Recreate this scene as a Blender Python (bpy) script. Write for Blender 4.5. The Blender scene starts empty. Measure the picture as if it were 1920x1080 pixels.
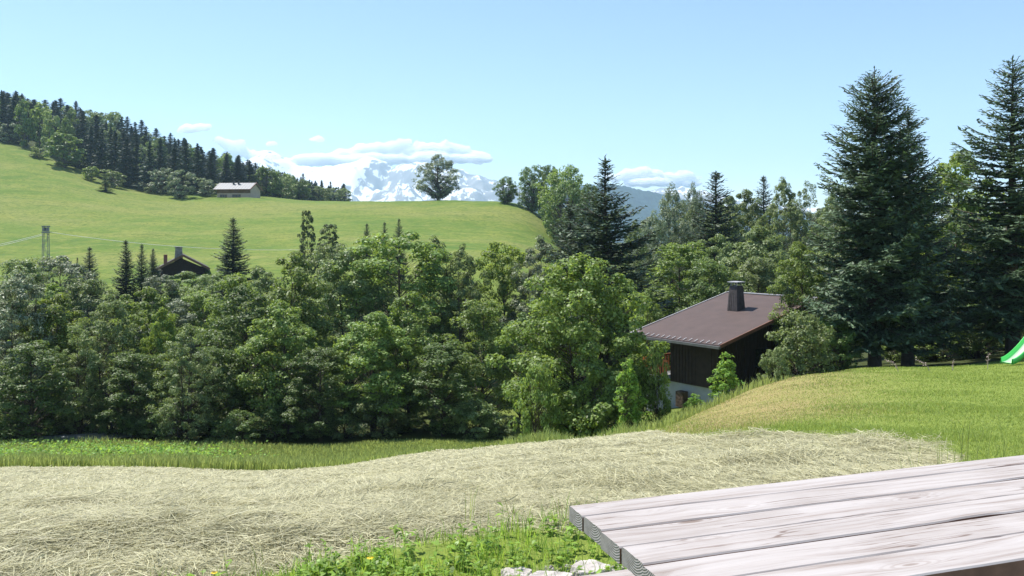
import bpy, math, random
import numpy as np

# ------------------------------------------------------------------ camera, sky, sun, exposure
sc = bpy.context.scene
CZ = 1.55                       # camera height above the terrace
F, CX, HY = 1550.0, 960.0, 440.0  # focal length / centre / horizon in photograph pixels (1920 wide)
cam_d = bpy.data.cameras.new("camera")
cam = bpy.data.objects.new("camera", cam_d)
sc.collection.objects.link(cam)
cam.location = (0, 0, CZ)
cam.rotation_euler = (math.radians(90), 0, 0)
cam_d.sensor_width = 22.3
cam_d.lens = 22.3 * F / 1920.0
cam_d.shift_y = -(540 - HY) / 1920.0
cam_d.clip_start = 0.05
cam_d.clip_end = 40000
sc.camera = cam

SUN_EL, SUN_AZ = math.radians(62), math.radians(-54)   # azimuth measured from the view direction, minus = left
world = bpy.data.worlds.new("World")
sc.world = world
world.use_nodes = True
wn = world.node_tree
bg = wn.nodes["Background"]
sky = wn.nodes.new("ShaderNodeTexSky")
sky.sky_type = 'NISHITA'
sky.sun_disc = False
sky.sun_elevation = SUN_EL
sky.sun_rotation = SUN_AZ
sky.altitude = 1000
sky.air_density = 1.0
sky.dust_density = 0.1
sky.ozone_density = 2.3
wn.links.new(sky.outputs[0], bg.inputs[0])
bg.inputs[1].default_value = 0.117
sun_d = bpy.data.lights.new("sun", 'SUN')
sun_d.energy = 5.0
sun_d.angle = math.radians(0.53)
sun_d.color = (1.0, 0.955, 0.88)
sun = bpy.data.objects.new("sun", sun_d)
sc.collection.objects.link(sun)
sv = np.array([math.sin(SUN_AZ) * math.cos(SUN_EL), math.cos(SUN_AZ) * math.cos(SUN_EL), math.sin(SUN_EL)])
from mathutils import Vector
sun.rotation_euler = Vector(sv).to_track_quat('Z', 'Y').to_euler()
sun.location = (-20, 20, 60)
sc.view_settings.view_transform = 'Standard'
sc.view_settings.look = 'None'
sc.view_settings.exposure = 0.74
sc.view_settings.gamma = 1
sc.view_settings.use_curve_mapping = False
sc.render.engine = 'CYCLES'
sc.cycles.max_bounces = 16
sc.cycles.diffuse_bounces = 3
sc.cycles.glossy_bounces = 2
sc.cycles.transmission_bounces = 3
sc.cycles.volume_bounces = 16
sc.cycles.transparent_max_bounces = 8
sc.cycles.use_denoising = True
sc.cycles.caustics_reflective = False
sc.cycles.caustics_refractive = False

COL = sc.collection
RNG = np.random.default_rng(7)

# ------------------------------------------------------------------ helpers
def vn(x, y, s=0):
    """smooth value noise in 0..1"""
    x = np.asarray(x, float); y = np.asarray(y, float)
    xi = np.floor(x); yi = np.floor(y); fx = x - xi; fy = y - yi
    fx = fx * fx * (3 - 2 * fx); fy = fy * fy * (3 - 2 * fy)
    def h(a, b):
        v = np.sin(a * 127.1 + b * 311.7 + s * 74.7) * 43758.5453
        return v - np.floor(v)
    return (h(xi, yi) * (1 - fx) + h(xi + 1, yi) * fx) * (1 - fy) + (h(xi, yi + 1) * (1 - fx) + h(xi + 1, yi + 1) * fx) * fy
def fbm(x, y, s=0, o=4):
    r = 0; a = .5
    for k in range(o):
        r = r + a * vn(x * 2 ** k, y * 2 ** k, s + k); a *= .5
    return r
def smooth(a, b, x):
    t = np.clip((np.asarray(x, float) - a) / (b - a), 0, 1)
    return t * t * (3 - 2 * t)

def W(px, py, d):
    """photograph pixel at distance d (metres along the view) -> point in the place"""
    return ((px - CX) / F * d, d, CZ + (HY - py) / F * d)

def mesh_np(name, V, F_, mats, mi=None, sm=False):
    V = np.asarray(V, np.float32); F_ = np.asarray(F_, np.int32)
    me = bpy.data.meshes.new(name)
    k = F_.shape[1]; n = F_.shape[0]
    me.vertices.add(len(V)); me.vertices.foreach_set("co", V.ravel())
    me.loops.add(n * k); me.loops.foreach_set("vertex_index", F_.ravel())
    me.polygons.add(n)
    me.polygons.foreach_set("loop_start", np.arange(0, n * k, k, dtype=np.int32))
    for m in (mats if isinstance(mats, (list, tuple)) else [mats]):
        me.materials.append(m)
    if mi is not None: me.polygons.foreach_set("material_index", np.asarray(mi, np.int32))
    if sm: me.polygons.foreach_set("use_smooth", np.ones(n, bool))
    me.update(calc_edges=True)
    return me

class MB:
    """collects simple shapes, each with a material slot, into one mesh"""
    def __init__(s): s.v = []; s.f = []; s.m = []
    def add(s, V, Fs, m=0):
        o = len(s.v); s.v += [tuple(p) for p in V]
        for f in Fs: s.f.append([i + o for i in f]); s.m.append(m)
    def box(s, a, b, m=0):
        (x0, y0, z0), (x1, y1, z1) = a, b
        s.add([(x0, y0, z0), (x1, y0, z0), (x1, y1, z0), (x0, y1, z0), (x0, y0, z1), (x1, y0, z1), (x1, y1, z1), (x0, y1, z1)],
              [(0, 3, 2, 1), (4, 5, 6, 7), (0, 1, 5, 4), (1, 2, 6, 5), (2, 3, 7, 6), (3, 0, 4, 7)], m)
    def hexa(s, P, m=0):
        s.add(P, [(0, 3, 2, 1), (4, 5, 6, 7), (0, 1, 5, 4), (1, 2, 6, 5), (2, 3, 7, 6), (3, 0, 4, 7)], m)
    def beam(s, a, b, w, h, m=0, up=(0, 0, 1)):
        a = Vector(a); b = Vector(b); d = (b - a).normalized(); u = Vector(up)
        x = d.cross(u)
        if x.length < 1e-4: x = d.cross(Vector((1, 0, 0)))
        x.normalize(); z = x.cross(d); x = x * w / 2; z = z * h / 2
        s.hexa([a - x - z, a + x - z, b + x - z, b - x - z, a - x + z, a + x + z, b + x + z, b - x + z], m)
    def tube(s, pts, rad, k=6, m=0):
        V, Fq = tube_np(np.array(pts, float), np.array(rad, float), k)
        s.add(V.tolist(), Fq.tolist(), m)
        n = len(pts); s.add(V[:k].tolist(), [tuple(range(k))[::-1]], m); s.add(V[-k:].tolist(), [tuple(range(k))], m)
    def mesh(s, name, mats, sm=False):
        me = bpy.data.meshes.new(name); me.from_pydata(s.v, [], s.f)
        for mt in (mats if isinstance(mats, (list, tuple)) else [mats]): me.materials.append(mt)
        me.polygons.foreach_set("material_index", s.m)
        if sm: me.polygons.foreach_set("use_smooth", [True] * len(s.f))
        me.update(); return me

def tube_np(P, R, k=5):
    n = len(P); T = np.gradient(P, axis=0); T /= np.linalg.norm(T, axis=1)[:, None] + 1e-9
    ref = np.where(np.abs(T[:, 2:3]) > .9, np.array([[1., 0, 0]]), np.array([[0., 0, 1]]))
    A = np.cross(T, ref); A /= np.linalg.norm(A, axis=1)[:, None] + 1e-9; B = np.cross(T, A)
    a = np.arange(k) / k * 2 * math.pi
    V = P[:, None, :] + R[:, None, None] * (np.cos(a)[None, :, None] * A[:, None, :] + np.sin(a)[None, :, None] * B[:, None, :])
    V = V.reshape(-1, 3)
    i = np.arange(n - 1)[:, None] * k; j = np.arange(k)[None, :]; j2 = (j + 1) % k
    Fq = np.stack([i + j, i + j2, i + k + j2, i + k + j], -1).reshape(-1, 4)
    return V, Fq

def obj(name, me, parent=None, loc=None):
    o = bpy.data.objects.new(name, me); COL.objects.link(o)
    if parent is not None: o.parent = parent
    if loc is not None: o.location = loc
    return o
def tag(o, label=None, cat=None, group=None, kind=None):
    if label: o["label"] = label
    if cat: o["category"] = cat
    if group: o["group"] = group
    if kind: o["kind"] = kind
    return o
def thing(name, label, cat, loc=(0, 0, 0), rz=0, group=None):
    o = obj(name, None, loc=loc); o.rotation_euler = (0, 0, rz)
    return tag(o, label, cat, group)

# ------------------------------------------------------------------ materials
def mat(name):
    m = bpy.data.materials.new(name); m.use_nodes = True
    nt = m.node_tree; b = nt.nodes["Principled BSDF"]
    return m, nt, b
def N(nt, t, **kw):
    n = nt.nodes.new(t)
    for k, v in kw.items(): setattr(n, k, v)
    return n
def noise(nt, scale, detail=4, rough=.55, vec=None, dist=0):
    n = N(nt, "ShaderNodeTexNoise"); n.inputs["Scale"].default_value = scale
    n.inputs["Detail"].default_value = detail; n.inputs["Roughness"].default_value = rough
    n.inputs["Distortion"].default_value = dist
    if vec is not None: nt.links.new(vec, n.inputs["Vector"])
    return n
def ramp(nt, fac, stops):
    r = N(nt, "ShaderNodeValToRGB"); e = r.color_ramp.elements
    while len(e) < len(stops): e.new(.5)
    for i, (p, c) in enumerate(stops):
        e[i].position = p; e[i].color = (*c, 1) if len(c) == 3 else c
    nt.links.new(fac, r.inputs[0]); return r
def mixc(nt, fac, a, b, mode='MIX'):
    m = N(nt, "ShaderNodeMix", data_type='RGBA', blend_type=mode)
    for s, v in ((0, fac), (6, a), (7, b)):
        if isinstance(v, (int, float)): m.inputs[s].default_value = v
        elif isinstance(v, tuple): m.inputs[s].default_value = (*v, 1)
        else: nt.links.new(v, m.inputs[s])
    return m.outputs[2]
def math_(nt, op, a, b=None):
    m = N(nt, "ShaderNodeMath", operation=op)
    for i, v in enumerate((a, b)):
        if v is None: continue
        if isinstance(v, (int, float)): m.inputs[i].default_value = v
        else: nt.links.new(v, m.inputs[i])
    return m.outputs[0]
def mapr(nt, v, a, b, c, d):
    m = N(nt, "ShaderNodeMapRange"); nt.links.new(v, m.inputs[0])
    for i, q in enumerate((a, b, c, d)): m.inputs[i + 1].default_value = q
    return m.outputs[0]
def bump(nt, h, b, strength=.4, dist=.02):
    n = N(nt, "ShaderNodeBump"); n.inputs["Strength"].default_value = strength; n.inputs["Distance"].default_value = dist
    nt.links.new(h, n.inputs["Height"]); nt.links.new(n.outputs[0], b.inputs["Normal"])
def simple(name, c, rough=.7, var=.25, scale=3, spec=.3, bmp=0):
    m, nt, b = mat(name); tc = N(nt, "ShaderNodeTexCoord")
    n = noise(nt, scale, 6, .6, tc.outputs["Object"])
    r = ramp(nt, n.outputs[0], [(.3, tuple(x * (1 - var) for x in c)), (.7, tuple(min(1, x * (1 + var)) for x in c))])
    nt.links.new(r.outputs[0], b.inputs["Base Color"]); b.inputs["Roughness"].default_value = rough
    b.inputs["Specular IOR Level"].default_value = spec
    if bmp: bump(nt, n.outputs[0], b, bmp, .03)
    return m

def leafmat(name, c, tr, tw=.35, spec=.35, rough=.45, var=.45, tipc=None):
    """leaf: reflecting blade plus light coming through it, varied leaf by leaf and tree by tree"""
    m, nt, b = mat(name)
    g = N(nt, "ShaderNodeNewGeometry"); oi = N(nt, "ShaderNodeObjectInfo")
    f = mapr(nt, g.outputs["Random Per Island"], 0, 1, 1 - var, 1 + var)
    f2 = mapr(nt, oi.outputs["Random"], 0, 1, .84, 1.16)
    f = math_(nt, 'MULTIPLY', f, f2)
    hsv = N(nt, "ShaderNodeHueSaturation"); hsv.inputs["Color"].default_value = (*c, 1)
    nt.links.new(f, hsv.inputs["Value"])
    nt.links.new(mapr(nt, oi.outputs["Random"], 0, 1, .492, .512), hsv.inputs["Hue"])
    hs2 = N(nt, "ShaderNodeHueSaturation"); hs2.inputs["Color"].default_value = (*tr, 1)
    nt.links.new(f, hs2.inputs["Value"])
    nt.links.new(hsv.outputs[0], b.inputs["Base Color"])
    b.inputs["Roughness"].default_value = rough; b.inputs["Specular IOR Level"].default_value = spec
    t = N(nt, "ShaderNodeBsdfTranslucent"); nt.links.new(hs2.outputs[0], t.inputs[0])
    mx = N(nt, "ShaderNodeMixShader"); mx.inputs[0].default_value = tw
    nt.links.new(b.outputs[0], mx.inputs[1]); nt.links.new(t.outputs[0], mx.inputs[2])
    nt.links.new(mx.outputs[0], nt.nodes["Material Output"].inputs[0])
    return m

M = {}
M['maple'] = leafmat('maple_leaf', (.168, .236, .062), (.36, .48, .07), .33, .34, .5)
M['ash'] = leafmat('ash_leaf', (.188, .240, .096), (.32, .41, .10), .31, .36, .48)
M['silver'] = leafmat('silver_leaf', (.232, .270, .165), (.27, .33, .14), .28, .42, .48)
M['yellowgreen'] = leafmat('yellow_green_leaf', (.160, .222, .050), (.36, .46, .06), .38, .35, .52)
M['dark'] = leafmat('dark_leaf', (.112, .172, .050), (.24, .34, .06), .30, .34, .5)
M['birch'] = leafmat('birch_leaf', (.13, .165, .075), (.2, .25, .08), .33, .22, .55)
M['bright'] = leafmat('bright_leaf', (.16, .28, .05), (.35, .52, .07), .42, .25, .5)
M['spruce'] = leafmat('spruce_needles', (.060, .092, .046), (.08, .11, .04), .16, .3, .55)
M['bluespruce'] = leafmat('blue_spruce_needles', (.100, .152, .082), (.11, .16, .08), .16, .35, .55)
M['farspruce'] = leafmat('far_spruce_needles', (.030, .056, .034), (.05, .08, .04), .10, .2, .6)
M['grass'] = leafmat('lawn_blade', (.225, .290, .066), (.37, .44, .085), .38, .2, .55, .28)
M['tallgrass'] = leafmat('tall_grass_blade', (.27, .315, .10), (.42, .48, .13), .38, .25, .5)
M['drygrass'] = leafmat('dry_grass_blade', (.46, .39, .19), (.50, .42, .18), .33, .2, .6)
M['weed'] = leafmat('weed_leaf', (.20, .32, .055), (.42, .58, .07), .40, .35, .45)
M['hay'] = leafmat('hay_straw', (.455, .43, .265), (.48, .45, .265), .28, .3, .5, .40)
M['stalk'] = simple('dry_stalk', (.42, .33, .30), .8)
M['bark'] = simple('bark', (.085, .068, .055), .9, .45, 6, .2, .6)
M['palebark'] = simple('pale_bark', (.20, .18, .16), .9, .45, 6, .2, .5)
M['yellow'] = simple('dandelion_petal', (.80, .60, .02), .6, .1)

# ------------------------------------------------------------------ terrain
# survey points: (bearing as photograph column, distance, height over the terrace)
SV = []
for px in (-500, 100, 600, 1100, 1600, 2100, 2600): SV.append((px, 4.3, 0.0))
for px in (-500, 0, 300, 600):
    SV += [(px, 10, -1.52), (px, 20, -4.2), (px, 28, -6.35), (px, 34, -7.75), (px, 42, -8.95), (px, 55, -9.6), (px, 75, -9.2)]
SV += [(800, 10, -1.3), (800, 25, -5.06), (800, 40, -8.4), (800, 55, -9.6), (800, 75, -9.4),
       (1000, 10, -1.1), (1000, 22, -4.06), (1050, 30, -6.4), (1000, 42, -8.8), (1000, 58, -9.8), (1000, 80, -10),
       (1215, 10, -1.0), (1215, 21, -3.49), (1235, 30, -5.6), (1260, 36, -6.4), (1300, 46, -7.4), (1250, 60, -9), (1250, 90, -9),
       (1400, 10, -.85), (1400, 16, -1.9), (1400, 24, -3.02), (1400, 30, -4.7), (1400, 40, -6.3), (1400, 60, -8), (1400, 100, -8),
       (1500, 10, -.75), (1490, 16, -1.72), (1490, 26, -2.95), (1490, 32, -4.2), (1500, 42, -5.8),
       (1620, 8, -.5), (1600, 16, -1.66), (1600, 28, -3.11), (1620, 36, -4.2), (1620, 45, -5.6), (1620, 80, -7.5),
       (1750, 16, -1.6), (1750, 30, -3.30), (1750, 38, -4.5), (1750, 50, -5.6),
       (1920, 8, -.45), (1920, 14, -1.34), (1920, 30, -3.1), (1920, 45, -4.7), (1920, 90, -6.5),
       (2400, 14, -1.2), (2400, 30, -2.7), (2400, 60, -4.5), (2400, 120, -5)]
for px, py, d in ((-500, 250, 340), (0, 268, 330), (100, 300, 310), (200, 345, 290), (300, 368, 275), (480, 372, 270), (640, 376, 270), (800, 377, 270),
                  (900, 378, 265), (980, 384, 250), (1015, 405, 230), (1045, 450, 210),
                  (-300, 540, 110), (0, 525, 115), (200, 520, 118), (480, 512, 118), (760, 500, 118), (950, 505, 118), (1030, 520, 118),
                  (0, 470, 150), (480, 467, 150), (800, 462, 150), (950, 470, 150), (1030, 490, 150),
                  (0, 395, 210), (480, 418, 200), (800, 416, 200), (930, 420, 200), (1000, 440, 190),
                  (0, 312, 280), (150, 350, 262), (480, 390, 240),
                  (-500, 215, 430), (0, 222, 420), (0, 196, 520), (200, 300, 380), (200, 268, 480), (400, 352, 330), (400, 335, 420), (400, 315, 520),
                  (550, 376, 330), (550, 368, 450), (660, 388, 400), (660, 390, 520), (800, 400, 400), (950, 410, 400), (1000, 430, 300),
                  (1100, 500, 150), (1100, 480, 250), (1100, 460, 500), (1400, 490, 150), (1400, 470, 280), (1400, 455, 500), (1900, 490, 150), (1900, 455, 500), (2500, 470, 300)):
    SV.append((px, d, CZ + (HY - py) / F * d))
SV = np.array(SV, float)
def uv_(t, d): return np.stack([np.asarray(t) * 2.6, np.log(d)], -1)
_c = uv_((SV[:, 0] - CX) / F, SV[:, 1]); _m = SV[:, 2] / SV[:, 1]
def _phi(r2): return np.where(r2 > 1e-12, .5 * r2 * np.log(np.maximum(r2, 1e-12)), 0)
_n = len(_c); _K = _phi(((_c[:, None] - _c[None]) ** 2).sum(-1)) + np.eye(_n) * 2e-3
_P = np.c_[np.ones(_n), _c]; _A = np.block([[_K, _P], [_P.T, np.zeros((3, 3))]])
_w = np.linalg.solve(_A, np.r_[_m, 0, 0, 0])
def H(x, y, rough=True):
    """ground height"""
    x = np.atleast_1d(np.asarray(x, float)); y = np.atleast_1d(np.asarray(y, float))
    d = np.clip(y, 4.3, 640); t = np.clip(x / d, -.95, 1.0)
    q = uv_(t, d); out = np.empty(len(q))
    for i in range(0, len(q), 20000):
        s = q[i:i + 20000]
        out[i:i + 20000] = _phi(((s[:, None] - _c[None]) ** 2).sum(-1)) @ _w[:_n] + _w[_n] + s @ _w[_n + 1:]
    z = out * d * smooth(3.6, 5.2, y)
    if rough:
        z = z + HAYM(x, y) * ((vn(x * 1.5, y * 1.5, 3) - .5) * .07 + (vn(x * 4, y * 4, 5) - .5) * .04) + smooth(60, 200, y) * (fbm(x / 22, y / 22, 9) - .5) * 1.6
        z = z + (1 - HAYM(x, y)) * smooth(5, 9, y) * (fbm(x / 1.7, y / 1.7, 12) - .5) * .10
    return z
HAY_EDGE = np.array([(-700, 27.5), (0, 27.8), (300, 27.5), (600, 27), (700, 26), (800, 25), (900, 23.3), (1000, 21), (1100, 19.5), (1180, 17.5), (1215, 15), (1255, 12.6), (1300, 10.9), (1400, 9.6), (1500, 9.0),
                     (1600, 8.6), (1680, 8.2), (1740, 7.5), (1790, 6.7), (1830, 5), (2000, 3.5)], float)
def HAYM(x, y):
    """1 where the mown hay lies"""
    px = CX + F * x / np.maximum(y, 1)
    e = np.interp(px, HAY_EDGE[:, 0], HAY_EDGE[:, 1]) + (vn(x * .8, y * .8, 31) - .5) * 1.6 + (vn(x * 3, y * 3, 32) - .5) * 1.0
    near = np.interp(px, [-300, 100, 450, 750, 1100], [2.6, 3.2, 3.6, 4.05, 4.4]) + (vn(x * 2.2, 3, 8) - .5) * .3
    return smooth(near - .12, near + .15, y) * (1 - smooth(e - .6 - .6 * (px > 1280), e + .4 + .5 * (px > 1280), y))
def H1(x, y): return float(H([x], [y])[0])

def ground_mat():
    m, nt, b = mat('ground'); at = N(nt, "ShaderNodeAttribute", attribute_name="hay"); g = N(nt, "ShaderNodeNewGeometry")
    dr = N(nt, "ShaderNodeAttribute", attribute_name="dry"); gv = N(nt, "ShaderNodeAttribute", attribute_name="gravel")
    wd = N(nt, "ShaderNodeAttribute", attribute_name="wood"); fm = N(nt, "ShaderNodeAttribute", attribute_name="meadow")
    P = g.outputs["Position"]
    n1 = noise(nt, 9, 8, .7, P); n2 = noise(nt, .8, 4, .6, P); n3 = noise(nt, 60, 4, .6, P)
    hay = ramp(nt, n1.outputs[0], [(.25, (.22, .215, .115)), (.45, (.33, .32, .195)), (.7, (.41, .39, .255))])
    hay2 = mixc(nt, mapr(nt, n2.outputs[0], .55, .75, 0, .45), hay.outputs[0], (.26, .28, .10))
    gr = ramp(nt, n1.outputs[0], [(.25, (.13, .175, .036)), (.6, (.215, .27, .055)), (.8, (.29, .32, .09))])
    dry = ramp(nt, n1.outputs[0], [(.3, (.20, .17, .06)), (.65, (.36, .29, .13))])
    gr2 = mixc(nt, math_(nt, 'MULTIPLY', dr.outputs["Fac"], mapr(nt, n2.outputs[0], .3, .6, .5, 1)), gr.outputs[0], dry.outputs[0])
    # hill meadow: broad patches of buttercup, dry seed heads and lush grass
    mp = N(nt, "ShaderNodeMapping"); mp.inputs["Scale"].default_value = (.5, 1.3, 1.3); nt.links.new(P, mp.inputs[0])
    a1 = noise(nt, .022, 5, .6, mp.outputs[0]); a2 = noise(nt, .16, 6, .7, P); a3 = noise(nt, 1.1, 6, .75, P)
    md = ramp(nt, a1.outputs[0], [(.38, (.085, .150, .026)), (.5, (.125, .182, .034)), (.62, (.195, .210, .062))])
    md2 = mixc(nt, mapr(nt, a2.outputs[0], .42, .62, 0, .6), md.outputs[0], (.225, .235, .055))
    md2 = mixc(nt, mapr(nt, a3.outputs[0], .47, .62, 0, .9), md2, (.078, .125, .024))
    a4 = noise(nt, .30, 5, .7, mp.outputs[0]); md2 = mixc(nt, mapr(nt, a4.outputs[0], .54, .66, 0, .55), md2, (.070, .115, .022)); md2 = mixc(nt, mapr(nt, a4.outputs[0], .42, .34, 0, .4), md2, (.26, .245, .085))
    gr3 = mixc(nt, fm.outputs["Fac"], gr2, md2)
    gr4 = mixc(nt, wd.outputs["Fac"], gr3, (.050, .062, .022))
    c = mixc(nt, at.outputs["Fac"], gr4, hay2)
    gvc = ramp(nt, n3.outputs[0], [(.3, (.16, .15, .14)), (.7, (.42, .40, .38))])
    c = mixc(nt, gv.outputs["Fac"], c, gvc.outputs[0])
    nt.links.new(c, b.inputs["Base Color"]); b.inputs["Roughness"].default_value = .95; b.inputs["Specular IOR Level"].default_value = .1
    bump(nt, n1.outputs[0], b, .8, .05)
    return m
M['ground'] = ground_mat()

tt = np.linspace(-.95, 1.0, 300); dd = np.exp(np.linspace(math.log(2.9), math.log(640), 275))
T_, D_ = np.meshgrid(tt, dd)
gx = (T_ * D_).ravel(); gy = D_.ravel()
near = [(x, y) for y in (-6., -2, 0, 1.0, 1.8, 2.3, 2.6) for x in np.linspace(-16, 18, 300)]
GX = np.r_[[p[0] for p in near], gx]; GY = np.r_[[p[1] for p in near], gy]
GZ = H(GX, GY)
nr = len(dd) + 7
idx = np.arange(nr * 300).reshape(nr, 300)
FQ = np.stack([idx[:-1, :-1], idx[:-1, 1:], idx[1:, 1:], idx[1:, :-1]], -1).reshape(-1, 4)
fx = GX[FQ].mean(1); fy = GY[FQ].mean(1); fpx = CX + F * fx / np.maximum(fy, 1)
lawn_edge = np.interp(fpx, [900, 1215, 1400, 1490, 1600, 1750, 1920, 2600], [0, 22, 26, 33, 40, 42, 42, 42])
hay_e = np.interp(fpx, HAY_EDGE[:, 0], HAY_EDGE[:, 1])
reg = np.full(len(FQ), 3)
reg[fy > 105] = 4
reg[(fy <= lawn_edge) & (fpx > 1000)] = 2
reg[(fy < hay_e + .3)] = 1
reg[(fy < 4.35) & (HAYM(fx, fy) < .5)] = 0; reg[fy < 2.9] = 0
pxv = CX + F * GX / np.maximum(GY, 1)
A_hay = HAYM(GX, GY)
dryc = np.exp(-((pxv - 1400) / 210) ** 2) * smooth(9.8, 12.5, GY) * (1 - smooth(27, 30, GY))
A_dry = np.clip(dryc * 1.15, 0, 1)
A_gr = (1 - smooth(3.75, 3.95, GY + (vn(GX * 3, GY * 3, 2) - .5) * .3)) * smooth(0, .35, GX)
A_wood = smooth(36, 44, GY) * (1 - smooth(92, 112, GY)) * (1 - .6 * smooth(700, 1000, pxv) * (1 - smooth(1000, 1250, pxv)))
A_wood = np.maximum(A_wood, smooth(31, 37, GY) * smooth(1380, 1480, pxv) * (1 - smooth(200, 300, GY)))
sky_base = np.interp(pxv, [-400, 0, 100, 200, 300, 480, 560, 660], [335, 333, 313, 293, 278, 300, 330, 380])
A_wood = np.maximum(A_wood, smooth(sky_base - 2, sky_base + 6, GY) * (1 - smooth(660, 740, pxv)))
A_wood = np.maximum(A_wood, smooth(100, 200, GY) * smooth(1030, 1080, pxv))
A_mead = smooth(80, 120, GY)
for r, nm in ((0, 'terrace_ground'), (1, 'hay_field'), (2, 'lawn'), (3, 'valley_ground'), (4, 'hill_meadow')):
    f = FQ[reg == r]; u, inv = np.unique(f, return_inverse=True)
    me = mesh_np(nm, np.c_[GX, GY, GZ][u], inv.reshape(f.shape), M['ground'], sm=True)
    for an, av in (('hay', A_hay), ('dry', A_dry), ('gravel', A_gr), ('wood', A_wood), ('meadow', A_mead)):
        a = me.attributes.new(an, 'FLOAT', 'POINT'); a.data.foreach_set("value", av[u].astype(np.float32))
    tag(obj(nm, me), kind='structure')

# far country beyond the surveyed ground, down to the foot of the mountains
m, nt, b = mat('far_valley'); n_ = noise(nt, .004, 6, .6, N(nt, "ShaderNodeNewGeometry").outputs["Position"])
nt.links.new(ramp(nt, n_.outputs[0], [(.4, (.03, .05, .022)), (.6, (.09, .13, .035))]).outputs[0], b.inputs["Base Color"]); b.inputs["Roughness"].default_value = 1
me = mesh_np('far_valley', [(-7500, -2000, -60), (7500, -2000, -60), (7500, 6400, -60), (-7500, 6400, -60)], [(0, 1, 2, 3)], m)
tag(obj('far_valley', me), kind='structure')

# ------------------------------------------------------------------ mountains
def mountain_mat():
    m, nt, b = mat('snowy_rock'); g = N(nt, "ShaderNodeNewGeometry"); P = g.outputs["Position"]
    sx = N(nt, "ShaderNodeSeparateXYZ"); nt.links.new(g.outputs["Normal"], sx.inputs[0])
    sp = N(nt, "ShaderNodeSeparateXYZ"); nt.links.new(P, sp.inputs[0])
    n1 = noise(nt, .0075, 8, .58, P); 
    mp = N(nt, "ShaderNodeMapping"); mp.inputs["Rotation"].default_value = (0, .6, 0); mp.inputs["Scale"].default_value = (.026, .006, .006); nt.links.new(P, mp.inputs[0])
    n2 = noise(nt, 1, 6, .6, mp.outputs[0], 1.0)
    at = N(nt, "ShaderNodeAttribute", attribute_name="snow")
    v = math_(nt, 'ADD', math_(nt, 'MULTIPLY', n1.outputs[0], 1.0), math_(nt, 'MULTIPLY', n2.outputs[0], .9))
    v = math_(nt, 'ADD', v, math_(nt, 'MULTIPLY', sx.outputs[2], .6))
    v = math_(nt, 'ADD', v, at.outputs["Fac"])
    s = ramp(nt, mapr(nt, v, 1.2, 2.1, 0, 1), [(.48, (0, 0, 0)), (.54, (1, 1, 1))])
    rock = ramp(nt, n1.outputs[0], [(.3, (.16, .16, .16)), (.7, (.34, .33, .32))])
    c = mixc(nt, s.outputs[0], rock.outputs[0], (.88, .90, .92))
    nt.links.new(c, b.inputs["Base Color"]); b.inputs["Roughness"].default_value = .9; b.inputs["Specular IOR Level"].default_value = .1
    return m
def ridge_mesh(name, sky_pts, dist, depth, mt, nx, ny, amp, base_py, snowf=None, jag=0, seed=1, foot=1.0, sq=1.0):
    px = np.linspace(sky_pts[0][0], sky_pts[-1][0], nx); zs = np.interp(px, [p[0] for p in sky_pts], [p[1] for p in sky_pts])
    zc = CZ + (HY - zs) / F * dist + (fbm(px / 9, px * 0, seed) - .5) * jag
    xs = (px - CX) / F * dist; v = np.linspace(-1, 1, ny)     # -1 foot towards us, 0 crest, +1 behind
    X, Vv = np.meshgrid(xs, v); Zc = np.tile(zc, (ny, 1)); zb = -60
    k = np.clip(1 - np.abs(Vv) ** sq, 0, 1)
    Y = dist + np.where(Vv > 0, .22, 1.0) * Vv * depth
    sc_ = dist / 6000
    rn = 1 - np.abs(2 * fbm(X / (520 * sc_) + Vv * 1.2, Y / (900 * sc_), seed + 5, 5) - 1)
    Z = zb + (Zc - zb) * k ** .8 + amp * (rn - .75) * (1 - k) * 4 * k * 1.4
    Z = np.minimum(Z, CZ + (Zc - CZ) * np.maximum(Y, 1) / dist * .999 + 0 * k) if True else Z
    ii = np.arange(nx * ny).reshape(ny, nx)
    Fq = np.stack([ii[:-1, :-1], ii[:-1, 1:], ii[1:, 1:], ii[1:, :-1]], -1).reshape(-1, 4)
    me = mesh_np(name, np.c_[X.ravel(), Y.ravel(), Z.ravel()], Fq, mt, sm=False)
    if snowf is not None:
        a = me.attributes.new('snow', 'FLOAT', 'POINT'); a.data.foreach_set("value", snowf(np.tile(px, ny), k.ravel()).astype(np.float32))
    return tag(obj(name, me), kind='structure')
M['mountain'] = mountain_mat()
snow1 = lambda px, k: np.interp(px, [300, 470, 525, 560, 600, 690, 720, 800, 900, 1000, 1320], [.46, .38, .20, .36, .48, .44, .18, .20, .12, .0, .14])
ridge_mesh('mountains', [(150, 380), (300, 345), (400, 322), (450, 305), (480, 294), (508, 282), (530, 293), (560, 309), (590, 313), (630, 310), (665, 303), (688, 292), (700, 296), (722, 301),
           (738, 316), (752, 308), (775, 305), (800, 303), (830, 317), (868, 317), (885, 327), (912, 332), (935, 339), (965, 346), (1000, 352), (1060, 362), (1120, 370), (1200, 366), (1225, 356), (1240, 349),
           (1252, 352), (1262, 360), (1278, 350), (1292, 352), (1310, 366), (1400, 385), (1500, 392)], 6000, 1700, M['mountain'], 420, 90, 260, 380, snow1, 26, 3)
snow2 = lambda px, k: np.interp(px, [380, 500, 520, 560, 600, 660], [.2, .15, -.05, -.3, -.3, -.3])
M['far_forest'] = simple('far_forest', (.020, .034, .030), 1, .5, .02, .05)
ridge_mesh('hills', [(1000, 362), (1060, 350), (1095, 344), (1130, 342), (1165, 345), (1200, 354), (1240, 361), (1300, 378), (1400, 395), (1500, 400), (1700, 405)], 3700, 1100, M['far_forest'], 500, 50, 90, 380, None, 16, 8)

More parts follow.
